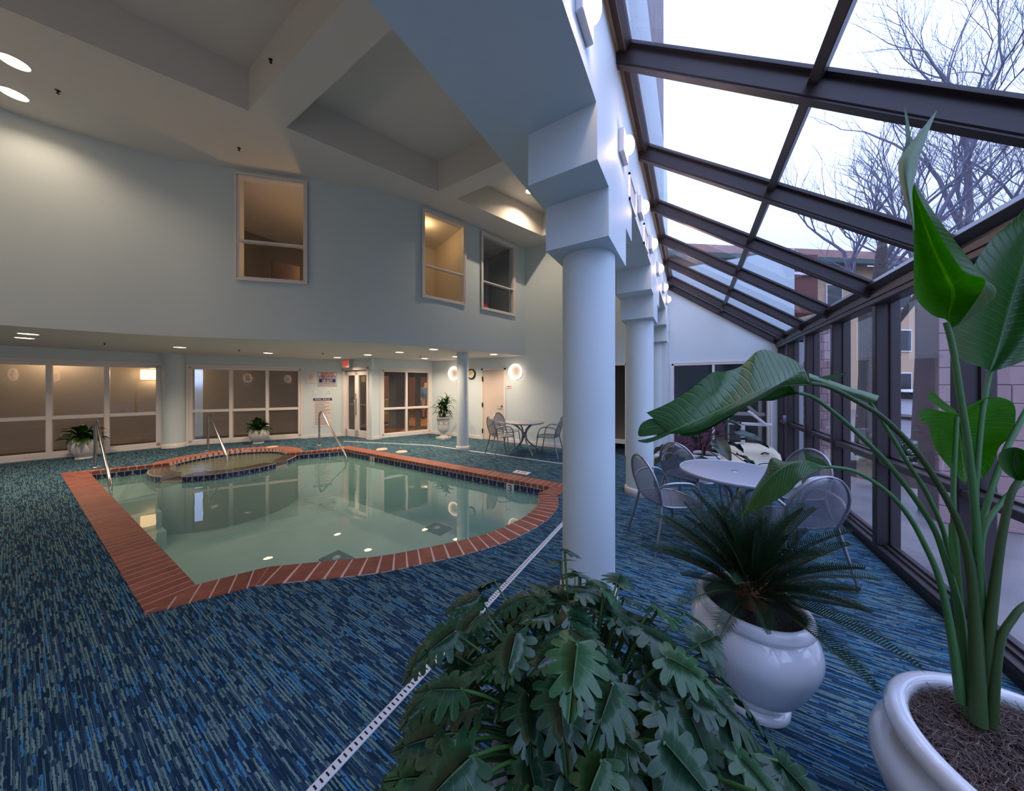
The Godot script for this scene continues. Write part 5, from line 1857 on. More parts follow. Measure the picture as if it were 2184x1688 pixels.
	moss.multimesh = strands
	moss.material_override = M.moss
	moss.set_meta("kind", "stuff")
	b.add_child(moss)
	var inv := -b.position
	var sheets := {"LA": ["paradise_young", 26, 44], "LA2": ["paradise_under", 12, 30], "LA3": ["paradise_under", 6, 14], "LB": ["paradise", 24, 40], "LC": ["paradise", 24, 60], "LC2": ["paradise", 6, 18], "LC3": ["paradise", 6, 14], "LH": ["paradise", 8, 36], "LD": ["paradise", 14, 36], "LD2": ["paradise", 6, 14], "LE": ["paradise_young", 16, 36], "LE2": ["paradise_young", 6, 14], "LF": ["paradise", 12, 18], "LG": ["paradise_under", 8, 22], "LG2": ["paradise", 5, 10], "LY": ["paradise_young", 6, 16]}
	var blades := {}
	for key in sheets:
		var rows := []
		for q in PARADISE[key]:
			var row := []
			for i in range(0, q.size(), 3):
				row.append(Vector3(q[i], q[i + 1], q[i + 2]) + inv)
			rows.append(row)
		var st := tool()
		sheet(st, rows, sheets[key][1], sheets[key][2])
		var two: String = key.substr(0, 2)
		if blades.has(two):
			part(blades[two], "torn_lobe", done(st), M[sheets[key][0]])
		else:
			blades[two] = part(b, "leaf", done(st), M[sheets[key][0]])
	for key in PARADISE:
		if key.begins_with("P"):
			var pts := []
			var q: Array = PARADISE[key][0]
			for i in range(0, q.size(), 3):
				pts.append(Vector3(q[i], q[i + 1], q[i + 2]) + inv)
			var rad := curve(PARADISE[key][1], 40)
			part(b, "petiole", tube_mesh(curve(pts, 40), rad, 12), M.paradise_sheath if key in ["PC", "PF", "PK"] else M.paradise_stem)
	# ribs under the two largest blades
	for key in ["LB", "LC", "LD", "LE"]:
		var pts := []
		for q in PARADISE[key]:
			var m: int = (q.size() / 3) / 2 * 3
			pts.append(Vector3(q[m], q[m + 1] - 0.002, q[m + 2]) + inv)
		var cv := curve(pts, 30)
		var rad := []
		for i in 30:
			rad.append(lerpf(0.0075 if key == "LB" else 0.0055, 0.001, i / 29.0))
		part(blades[key], "midrib", tube_mesh(cv, rad, 6), M.paradise_stem)

	# potted plant with dark red stalks before the end wall
	var im := thing("potted_imperial", "dark-leaved plant on red stalks in a white pot by the pool lift", "potted plant", P(0.16, 0, 5.75))
	pot(im, 0.24, 0.46, M.ceramic, 0.05)
	r.seed = 77
	var big := []
	for k in 3:
		big.append(paddle_leaf(0.3 + 0.05 * k, 0.085 + 0.01 * k, 0.25 + 0.15 * k))
	for k in 26:
		var a := fposmod(k * 2.39996, TAU)
		var u := (k + 0.5) / 26.0
		var reach := lerpf(0.1, 0.62, sqrt(u)) * r.randf_range(0.85, 1.1)
		var high := lerpf(1.2, 0.34, pow(u, 0.75)) + r.randf_range(-0.06, 0.06)
		var tip := Vector3(cos(a) * reach, high, sin(a) * reach)
		var root := Vector3(cos(a) * 0.02, 0.5, sin(a) * 0.02) + (Vector3(-0.16, 0, 0.06) if k % 4 == 0 else Vector3.ZERO)
		part(im, "petiole", tube_mesh(curve([root, root.lerp(tip, 0.5) + Vector3(0, 0.05 + 0.08 * u, 0), tip], 9), 0.007, 6), M.imperial_stem)
		var dir := Vector3(cos(a), lerpf(0.5, -0.6, u) + r.randf_range(-0.2, 0.2), sin(a))
		part(im, "leaf", big[r.randi_range(0, 2)], M.imperial, Transform3D(looking(dir, r.randf_range(-0.4, 0.4)), tip))
	part(im, "stem", tube_mesh([Vector3(0, 0.4, 0), Vector3(0.01, 0.5, 0), Vector3(0, 0.58, 0.01)], 0.028, 8), M.imperial_stem)
	part(im, "stem", tube_mesh([Vector3(-0.16, 0.4, 0.06), Vector3(-0.16, 0.5, 0.06)], 0.02, 8), M.cycad_core)

	# leafy bowls before the hallway windows
	for q in [[-11.08, 0.8, 0.175, 0.41, 1, "leafy green plant in a large round white bowl before the wide window", 1.12], [-9.98, 3.42, 0.185, 0.38, 2, "leafy green plant in a smaller white bowl before the six-pane window", 1.0]]:
		var p := thing("potted_dracaena", q[5], "potted plant", P(q[0], 0, q[1]))
		var rr: float = q[2]
		var h: float = q[3]
		part(p, "pot", lathe_mesh(smooth_profile([[0.0, 0.0], [0.62 * rr, 0.0], [0.66 * rr, 0.03], [0.64 * rr, 0.05], [0.95 * rr, 0.35 * h], [1.12 * rr, 0.62 * h], [1.06 * rr, 0.86 * h], [0.84 * rr, h], [0.8 * rr, 0.97 * h], [0.78 * rr, 0.8 * h]], 40), 40), M.stoneware)
		part(p, "soil", lathe_mesh([[0.0, h - 0.05], [0.8 * rr, h - 0.06]], 20), M.soil)
		r.seed = 100 + q[4]
		var ls := [strap_leaf(0.32, 0.046, 0.9, 0.8), strap_leaf(0.36, 0.042, 0.8, 0.95), strap_leaf(0.3, 0.05, 1.2, 0.7)]
		for k in 46:
			var a := fposmod(k * 2.39996, TAU)
			var u := (k + 0.5) / 46.0
			var el := lerpf(1.15, -0.1, u) + r.randf_range(-0.15, 0.15)
			part(p, "leaf", ls[r.randi_range(0, 2)], M.strap if r.randf() < 0.65 else M.strap_dark, Transform3D(looking(Vector3(cos(a) * cos(el), sin(el) - 0.3, sin(a) * cos(el)), r.randf_range(-0.3, 0.3)).scaled(Vector3.ONE * q[6] * r.randf_range(0.8, 1.05)), Vector3(cos(a) * 0.05, h - 0.02 + r.randf() * 0.14 * (1 - u), sin(a) * 0.05)))

	# urn by the lobby window
	var ur := thing("potted_urn_plant", "spiky dracaena in a tall white classical urn beside the lobby window", "potted plant", P(-6.22, 0, 6.5))
	part(ur, "pot", lathe_mesh(smooth_profile([[0.0, 0.06], [0.12, 0.06], [0.125, 0.075], [0.075, 0.11], [0.06, 0.15], [0.085, 0.18], [0.14, 0.24], [0.165, 0.34], [0.16, 0.48], [0.17, 0.56], [0.205, 0.6], [0.215, 0.625], [0.2, 0.645], [0.17, 0.64], [0.16, 0.56]], 52), 40), M.stoneware)
	part(ur, "plinth", rbox_mesh(Vector3(0.32, 0.065, 0.32), 0.008, Vector3(0, 0.0325, 0)), M.stoneware)
	for k in 8:
		var a := TAU * k / 8
		var gp := []
		for j in 7:
			var b2 := a + TAU / 8 * j / 6.0
			gp.append(Vector3(cos(b2) * 0.163, 0.5 - 0.06 * sin(PI * j / 6.0), sin(b2) * 0.163))
		part(ur, "garland", tube_mesh(gp, 0.014, 6), M.stoneware)
	part(ur, "soil", lathe_mesh([[0.0, 0.61], [0.17, 0.6]], 20), M.soil)
	r.seed = 300
	var sl := [strap_leaf(0.42, 0.03, 0.9, 0.8), strap_leaf(0.36, 0.028, 0.6, 1.0), strap_leaf(0.46, 0.032, 1.2, 0.9)]
	for s in [[-0.07, 0.3, 0.04], [0.09, 0.42, -0.02], [0.0, 0.18, -0.06], [0.06, 0.14, 0.07]]:
		part(ur, "stem", tube_mesh([Vector3(s[0] * 0.5, 0.6, s[2] * 0.5), Vector3(s[0], 0.62 + s[1], s[2])], 0.013, 6), M.cycad_core)
		for k in 20:
			var a := fposmod(k * 2.39996 + s[0] * 9, TAU)
			var el := lerpf(1.1, -0.35, k / 20.0)
			part(ur, "leaf", sl[r.randi_range(0, 2)], M.strap_dark if r.randf() < 0.6 else M.strap, Transform3D(looking(Vector3(cos(a) * cos(el), sin(el) - 0.2, sin(a) * cos(el)), r.randf_range(-0.3, 0.3)).scaled(Vector3.ONE * r.randf_range(0.8, 1.05)), Vector3(s[0], 0.62 + s[1] - 0.1 * k / 20.0, s[2])))


func paddle_leaf(l: float, w: float, droop: float) -> ArrayMesh:
	var g := []
	for i in 13:
		var t := i / 12.0
		var c := Vector3(0, -droop * t * t * l, l * t)
		var h := w * pow(sin(PI * pow(t, 0.75)), 0.8) if i > 0 and i < 12 else 0.002
		var wave := 0.012 * sin(t * 16.0)
		g.append([c + Vector3(-h, 0.03 + wave, 0), c + Vector3(-h * 0.5, 0.02, 0), c, c + Vector3(h * 0.5, 0.02, 0), c + Vector3(h, 0.03 - wave, 0)])
	var st := tool()
	grid(st, g)
	return done(st)


func cycad_frond(l: float, arch: float, seed_: int) -> Array:
	# [leaflets, rib] of one frond along +z
	var r := RandomNumberGenerator.new()
	r.seed = seed_
	var at := func(t: float) -> Vector3: return Vector3(0, l * (0.12 * t - arch * t * t), l * t * (1.0 - 0.1 * arch * t))
	var rib := []
	for i in 12:
		rib.append(at.call(i / 11.0))
	var rad := []
	for i in 12:
		rad.append(lerpf(0.0055, 0.0012, i / 11.0))
	var st := tool()
	st.set_smooth_group(-1)
	var n := 52
	for k in n:
		var t := lerpf(0.16, 1.0, float(k) / (n - 1))
		var p: Vector3 = at.call(t)
		var d: Vector3 = (at.call(minf(t + 0.02, 1.0)) - at.call(t - 0.02)).normalized()
		var ll := 0.084 * pow(sin(PI * clampf(0.16 + 0.8 * t, 0, 1)), 0.6) * r.randf_range(0.9, 1.08)
		for s in [-1.0, 1.0]:
			var o := (Vector3(s, 0.7, 0) + d * 0.85).normalized()
			var w := d * 0.0024
			var m := p + o * ll * 0.55 + Vector3(0, 0.003, 0)
			var e := p + o * ll + d * 0.012 - Vector3(0, 0.006, 0)
			for v in [p - w, p + w, m + w, p - w, m + w, m - w, m - w, m + w, e]:
				st.add_vertex(v)
	return [done(st), tube_mesh(rib, rad, 6)]


const PARADISE := {
	"LA": [[0.722, 1.773, -1.597, 0.727, 1.771, -1.601, 0.734, 1.762, -1.604, 0.74, 1.751, -1.608, 0.744, 1.746, -1.61, 0.746, 1.743, -1.612], [0.673, 1.786, -1.55, 0.716, 1.791, -1.612, 0.747, 1.812, -1.649, 0.766, 1.781, -1.648, 0.78, 1.768, -1.62, 0.756, 1.77, -1.587], [0.623, 1.84, -1.507, 0.692, 1.851, -1.611, 0.751, 1.876, -1.678, 0.817, 1.865, -1.696, 0.855, 1.848, -1.656, 0.803, 1.88, -1.594], [0.621, 1.929, -1.511, 0.67, 1.946, -1.592, 0.727, 1.931, -1.653, 0.783, 1.943, -1.669, 0.817, 1.915, -1.637, 0.754, 1.912, -1.573], [0.624, 2.007, -1.518, 0.66, 2.018, -1.581, 0.698, 2.009, -1.625, 0.734, 2.026, -1.633, 0.76, 2.004, -1.606, 0.709, 1.996, -1.555], [0.626, 2.064, -1.525, 0.649, 2.078, -1.57, 0.675, 2.073, -1.601, 0.701, 2.091, -1.606, 0.718, 2.074, -1.584, 0.682, 2.064, -1.547], [0.625, 2.104, -1.529, 0.642, 2.12, -1.56, 0.657, 2.137, -1.58, 0.673, 2.144, -1.582, 0.684, 2.134, -1.568, 0.659, 2.128, -1.542], [0.626, 2.173, -1.535, 0.635, 2.182, -1.551, 0.641, 2.187, -1.559, 0.649, 2.188, -1.561, 0.659, 2.185, -1.556, 0.645, 2.177, -1.543], [0.63, 2.215, -1.543, 0.631, 2.215, -1.543, 0.633, 2.215, -1.544, 0.634, 2.218, -1.545, 0.638, 2.226, -1.547, 0.636, 2.221, -1.546]],
	"LA2": [[0.611, 2.047, -1.49, 0.612, 2.048, -1.491, 0.615, 2.05, -1.492], [0.604, 2.085, -1.486, 0.601, 2.08, -1.469, 0.614, 2.09, -1.492], [0.582, 2.17, -1.473, 0.583, 2.155, -1.446, 0.609, 2.17, -1.489], [0.57, 2.245, -1.466, 0.575, 2.214, -1.435, 0.617, 2.224, -1.494], [0.576, 2.283, -1.469, 0.584, 2.258, -1.44, 0.628, 2.278, -1.501], [0.602, 2.328, -1.485, 0.606, 2.306, -1.46, 0.64, 2.319, -1.508], [0.637, 2.379, -1.506, 0.638, 2.368, -1.491, 0.658, 2.379, -1.518], [0.675, 2.436, -1.528, 0.676, 2.435, -1.529, 0.677, 2.434, -1.53]],
	"LA3": [[0.587, 2.29, -1.499, 0.598, 2.298, -1.506, 0.612, 2.335, -1.514], [0.602, 2.347, -1.508, 0.61, 2.347, -1.513, 0.617, 2.348, -1.517], [0.605, 2.391, -1.51, 0.611, 2.39, -1.514, 0.616, 2.388, -1.517], [0.601, 2.435, -1.508, 0.605, 2.435, -1.51, 0.609, 2.434, -1.512], [0.598, 2.479, -1.506, 0.598, 2.478, -1.506, 0.599, 2.478, -1.506]],
	"LB": [[0.966, 1.615, -1.908, 0.977, 1.608, -1.925, 0.993, 1.602, -1.953, 0.984, 1.603, -1.93, 0.979, 1.604, -1.916], [0.855, 1.654, -1.815, 0.932, 1.668, -1.885, 1.023, 1.685, -1.98, 1.038, 1.663, -1.949, 1.063, 1.643, -1.94], [0.826, 1.751, -1.781, 0.93, 1.771, -1.875, 1.054, 1.796, -2.004, 1.087, 1.751, -1.969, 1.132, 1.711, -1.964], [0.848, 1.865, -1.79, 0.955, 1.883, -1.888, 1.084, 1.907, -2.024, 1.121, 1.865, -1.988, 1.173, 1.831, -1.984], [0.896, 1.998, -1.828, 0.993, 2.004, -1.916, 1.11, 2.016, -2.036, 1.154, 1.981, -2.013, 1.211, 1.954, -2.017], [0.975, 2.111, -1.897, 1.05, 2.123, -1.961, 1.138, 2.142, -2.046, 1.188, 2.11, -2.044, 1.247, 2.084, -2.059], [1.089, 2.222, -1.994, 1.128, 2.252, -2.022, 1.169, 2.283, -2.055, 1.217, 2.27, -2.075, 1.266, 2.258, -2.1], [1.198, 2.417, -2.069, 1.201, 2.422, -2.071, 1.205, 2.426, -2.073, 1.209, 2.431, -2.075, 1.213, 2.435, -2.078]],
	"LC": [[0.365, 1.561, -1.488, 0.361, 1.56, -1.466, 0.355, 1.558, -1.436, 0.353, 1.556, -1.426, 0.355, 1.555, -1.43], [0.368, 1.62, -1.558, 0.348, 1.586, -1.5, 0.318, 1.556, -1.423, 0.327, 1.576, -1.409, 0.34, 1.597, -1.423], [0.338, 1.661, -1.596, 0.315, 1.605, -1.515, 0.276, 1.552, -1.408, 0.281, 1.567, -1.382, 0.304, 1.59, -1.406], [0.284, 1.691, -1.601, 0.261, 1.616, -1.508, 0.234, 1.542, -1.392, 0.237, 1.54, -1.36, 0.257, 1.54, -1.383], [0.236, 1.695, -1.588, 0.215, 1.607, -1.494, 0.191, 1.522, -1.375, 0.193, 1.51, -1.342, 0.202, 1.497, -1.359], [0.172, 1.63, -1.544, 0.159, 1.565, -1.461, 0.14, 1.494, -1.354, 0.14, 1.478, -1.322, 0.145, 1.46, -1.336], [0.114, 1.608, -1.484, 0.101, 1.532, -1.417, 0.088, 1.463, -1.332, 0.09, 1.447, -1.308, 0.098, 1.429, -1.321], [0.07, 1.602, -1.416, 0.053, 1.514, -1.368, 0.036, 1.433, -1.31, 0.043, 1.415, -1.299, 0.05, 1.397, -1.308], [-0.01, 1.532, -1.315, -0.018, 1.465, -1.301, -0.025, 1.401, -1.283, -0.02, 1.388, -1.282, -0.014, 1.377, -1.287], [-0.076, 1.485, -1.262, -0.068, 1.438, -1.267, -0.053, 1.386, -1.276, -0.049, 1.379, -1.278, -0.045, 1.371, -1.281], [-0.146, 1.449, -1.229, -0.119, 1.422, -1.246, -0.076, 1.375, -1.271, -0.074, 1.372, -1.272, -0.072, 1.369, -1.274]],
	"LC2": [[-0.052, 1.386, -1.286, -0.055, 1.378, -1.284], [-0.088, 1.416, -1.27, -0.088, 1.371, -1.27], [-0.128, 1.426, -1.252, -0.128, 1.362, -1.252], [-0.164, 1.406, -1.236, -0.163, 1.356, -1.237], [-0.177, 1.371, -1.235, -0.175, 1.359, -1.236]],
	"LC3": [[-0.068, 1.383, -1.27, -0.07, 1.369, -1.269], [-0.107, 1.364, -1.247, -0.105, 1.35, -1.248], [-0.146, 1.351, -1.224, -0.142, 1.336, -1.226], [-0.173, 1.346, -1.208, -0.171, 1.341, -1.209]],
	"LH": [[0.34, 1.525, -1.532, 0.348, 1.52, -1.56, 0.344, 1.516, -1.535], [0.316, 1.551, -1.525, 0.322, 1.527, -1.551, 0.316, 1.512, -1.525], [0.267, 1.532, -1.501, 0.271, 1.508, -1.527, 0.267, 1.493, -1.501], [0.208, 1.504, -1.473, 0.212, 1.494, -1.499, 0.208, 1.488, -1.473], [0.133, 1.453, -1.435, 0.132, 1.437, -1.457, 0.125, 1.427, -1.43], [0.046, 1.401, -1.389, 0.042, 1.379, -1.41, 0.03, 1.363, -1.38], [-0.003, 1.377, -1.367, -0.011, 1.364, -1.385, -0.023, 1.353, -1.355], [-0.035, 1.371, -1.354, -0.042, 1.358, -1.373, -0.049, 1.357, -1.346]],
	"LD": [[0.412, 1.27, -1.47, 0.413, 1.268, -1.471, 0.413, 1.265, -1.471], [0.398, 1.287, -1.507, 0.391, 1.266, -1.467, 0.383, 1.26, -1.437], [0.368, 1.276, -1.527, 0.353, 1.28, -1.455, 0.344, 1.244, -1.404], [0.316, 1.255, -1.522, 0.316, 1.276, -1.443, 0.315, 1.221, -1.386], [0.265, 1.274, -1.502, 0.273, 1.249, -1.427, 0.286, 1.181, -1.378], [0.242, 1.22, -1.482, 0.238, 1.207, -1.416, 0.244, 1.141, -1.374], [0.202, 1.156, -1.44, 0.202, 1.153, -1.404, 0.205, 1.105, -1.381], [0.16, 1.075, -1.389, 0.161, 1.072, -1.39, 0.165, 1.07, -1.393]],
	"LD2": [[0.337, 1.33, -1.437, 0.347, 1.287, -1.443], [0.361, 1.304, -1.447, 0.37, 1.28, -1.453], [0.394, 1.291, -1.463, 0.396, 1.27, -1.465], [0.409, 1.272, -1.469, 0.411, 1.268, -1.469]],
	"LE": [[0.876, 1.44, -1.864, 0.889, 1.45, -1.872, 0.904, 1.468, -1.881], [0.752, 1.463, -1.78, 0.898, 1.427, -1.903, 0.972, 1.509, -1.907], [0.748, 1.411, -1.77, 0.914, 1.398, -1.932, 1.036, 1.485, -1.933], [0.765, 1.405, -1.776, 0.924, 1.365, -1.95, 1.036, 1.407, -1.926], [0.775, 1.358, -1.782, 0.926, 1.316, -1.951, 1.016, 1.354, -1.914], [0.798, 1.299, -1.8, 0.923, 1.268, -1.938, 0.991, 1.318, -1.906], [0.844, 1.235, -1.835, 0.913, 1.224, -1.912, 0.959, 1.21, -1.899], [0.894, 1.176, -1.875, 0.899, 1.173, -1.878, 0.904, 1.182, -1.881]],
	"LE2": [[0.872, 1.439, -1.862, 0.868, 1.459, -1.86], [0.828, 1.452, -1.824, 0.82, 1.493, -1.819], [0.78, 1.486, -1.784, 0.783, 1.527, -1.785], [0.756, 1.499, -1.758, 0.758, 1.527, -1.759]],
	"LF": [[0.886, 1.247, -1.637, 0.916, 1.237, -1.69, 0.892, 1.247, -1.641], [0.846, 1.281, -1.613, 0.908, 1.267, -1.685, 0.914, 1.261, -1.654], [0.832, 1.325, -1.605, 0.903, 1.308, -1.683, 0.922, 1.3, -1.659], [0.85, 1.349, -1.616, 0.908, 1.336, -1.685, 0.914, 1.335, -1.654], [0.876, 1.356, -1.631, 0.912, 1.348, -1.688, 0.897, 1.35, -1.644]],
	"LG": [[0.611, 1.512, -1.694, 0.593, 1.495, -1.66, 0.591, 1.479, -1.682], [0.564, 1.531, -1.675, 0.548, 1.516, -1.642, 0.551, 1.5, -1.667], [0.527, 1.543, -1.661, 0.511, 1.529, -1.629, 0.513, 1.513, -1.653], [0.462, 1.571, -1.631, 0.447, 1.557, -1.599, 0.449, 1.541, -1.623], [0.393, 1.599, -1.599, 0.388, 1.582, -1.573, 0.4, 1.563, -1.603]],
	"LG2": [[0.413, 1.582, -1.599, 0.427, 1.567, -1.607], [0.461, 1.592, -1.628, 0.475, 1.578, -1.636], [0.516, 1.602, -1.66, 0.516, 1.6, -1.661]],
	"PA": [[0.728, 1.762, -1.601, 0.746, 1.666, -1.608, 0.765, 1.486, -1.612, 0.779, 1.358, -1.615, 0.79, 1.197, -1.615, 0.796, 1.052, -1.613, 0.8, 0.83, -1.606, 0.777, 0.496, -1.578], [0.0071, 0.0074, 0.008, 0.0084, 0.0089, 0.0096, 0.0112, 0.0138]],
	"PB": [[0.989, 1.6, -1.944, 0.949, 1.451, -1.896, 0.921, 1.314, -1.857, 0.892, 1.155, -1.812, 0.868, 1.002, -1.772, 0.842, 0.777, -1.714, 0.794, 0.478, -1.623], [0.0067, 0.0069, 0.0071, 0.0072, 0.0073, 0.0084, 0.0101]],
	"PC": [[0.355, 1.559, -1.436, 0.414, 1.544, -1.465, 0.502, 1.488, -1.506, 0.565, 1.438, -1.535, 0.643, 1.341, -1.568, 0.696, 1.247, -1.589, 0.736, 1.155, -1.602, 0.76, 1.082, -1.609, 0.779, 0.973, -1.608, 0.782, 0.802, -1.592, 0.765, 0.496, -1.547], [0.007, 0.0072, 0.0075, 0.0077, 0.008, 0.0083, 0.0085, 0.0092, 0.011, 0.0138, 0.019]],
	"PH": [[0.344, 1.524, -1.534, 0.396, 1.505, -1.556, 0.471, 1.435, -1.585, 0.536, 1.361, -1.608, 0.601, 1.282, -1.63, 0.655, 1.196, -1.645, 0.697, 1.12, -1.656, 0.732, 1.04, -1.662, 0.753, 0.947, -1.659, 0.769, 0.851, -1.651, 0.778, 0.739, -1.637, 0.765, 0.485, -1.582], [0.0065, 0.0066, 0.0068, 0.007, 0.0072, 0.0074, 0.0075, 0.0077, 0.0084, 0.009, 0.0098, 0.0116]],
	"PD": [[0.412, 1.267, -1.471, 0.476, 1.257, -1.501, 0.534, 1.223, -1.528, 0.591, 1.17, -1.553, 0.64, 1.096, -1.573, 0.676, 1.01, -1.584, 0.706, 0.919, -1.591, 0.725, 0.804, -1.59, 0.737, 0.661, -1.581, 0.744, 0.53, -1.57], [0.0056, 0.0059, 0.0062, 0.0064, 0.0068, 0.0071, 0.0079, 0.0093, 0.011, 0.0126]],
	"PG": [[0.581, 1.488, -1.676, 0.643, 1.358, -1.691, 0.686, 1.262, -1.7, 0.729, 1.169, -1.708, 0.763, 1.065, -1.71, 0.778, 0.976, -1.704, 0.786, 0.81, -1.68, 0.775, 0.478, -1.612], [0.0057, 0.006, 0.0061, 0.0063, 0.0064, 0.0066, 0.0075, 0.0093]],
	"PE": [[0.865, 1.433, -1.846, 0.847, 1.31, -1.816, 0.828, 1.176, -1.784, 0.818, 1.046, -1.756, 0.809, 0.845, -1.716, 0.791, 0.467, -1.633], [0.006, 0.0061, 0.0063, 0.0064, 0.0068, 0.0085]],
	"PF": [[0.888, 1.249, -1.638, 0.866, 1.199, -1.625, 0.84, 1.066, -1.608, 0.82, 0.903, -1.595, 0.803, 0.727, -1.584, 0.797, 0.485, -1.578], [0.0068, 0.0074, 0.0089, 0.0106, 0.0125, 0.015]],
	"PI": [[1.134, 1.591, -1.984, 1.049, 1.444, -1.914, 0.981, 1.321, -1.857, 0.948, 1.243, -1.828, 0.885, 1.072, -1.768, 0.849, 0.857, -1.719, 0.818, 0.475, -1.649], [0.0069, 0.0072, 0.0075, 0.0076, 0.008, 0.0087, 0.0101]],
	"PJ": [[1.077, 1.277, -1.868, 0.991, 1.217, -1.808, 0.917, 1.145, -1.756, 0.854, 1.034, -1.707, 0.835, 0.798, -1.676, 0.817, 0.478, -1.637], [0.0056, 0.006, 0.0063, 0.0067, 0.0077, 0.0099]],
	"PK": [[0.954, 0.908, -1.655, 0.885, 0.868, -1.614, 0.853, 0.824, -1.596, 0.827, 0.771, -1.581, 0.812, 0.679, -1.573, 0.799, 0.491, -1.568], [0.0057, 0.007, 0.0078, 0.0087, 0.0103, 0.014]],
	"LY": [[0.75, 1.084, -1.638, 0.754, 1.08, -1.64, 0.758, 1.084, -1.642], [0.75, 1.017, -1.638, 0.757, 1.009, -1.642, 0.765, 1.017, -1.647], [0.761, 0.942, -1.644, 0.77, 0.938, -1.649, 0.777, 0.946, -1.654], [0.777, 0.866, -1.654, 0.78, 0.862, -1.655, 0.783, 0.86, -1.657]],
}


func branch(st: SurfaceTool, r: RandomNumberGenerator, at: Vector3, dir: Vector3, l: float, rad: float, depth: int) -> void:
	var pts := [at]
	var d := dir
	var p := at
	for i in 4:
		d = (d + Vector3(r.randf_range(-0.16, 0.16), r.randf_range(-0.02, 0.12), r.randf_range(-0.16, 0.16))).normalized()
		p = p + d * l / 4
		pts.append(p)
	tube(st, pts, [rad, rad * 0.9, rad * 0.8, rad * 0.7, rad * 0.55], 5 if depth > 2 else 3, false)
	if depth == 0:
		return
	var n := 4 if depth > 1 else 4
	for k in n:
		var q: Vector3 = pts[r.randi_range(1, 4)] if k else pts[4]
		var side := Vector3(r.randf_range(-1, 1), r.randf_range(-0.1, 0.5), r.randf_range(-1, 1)).normalized()
		branch(st, r, q, (d * (1.1 if k else 1.6) + side * 0.75).normalized(), l * r.randf_range(0.58, 0.8), rad * 0.5, depth - 1)


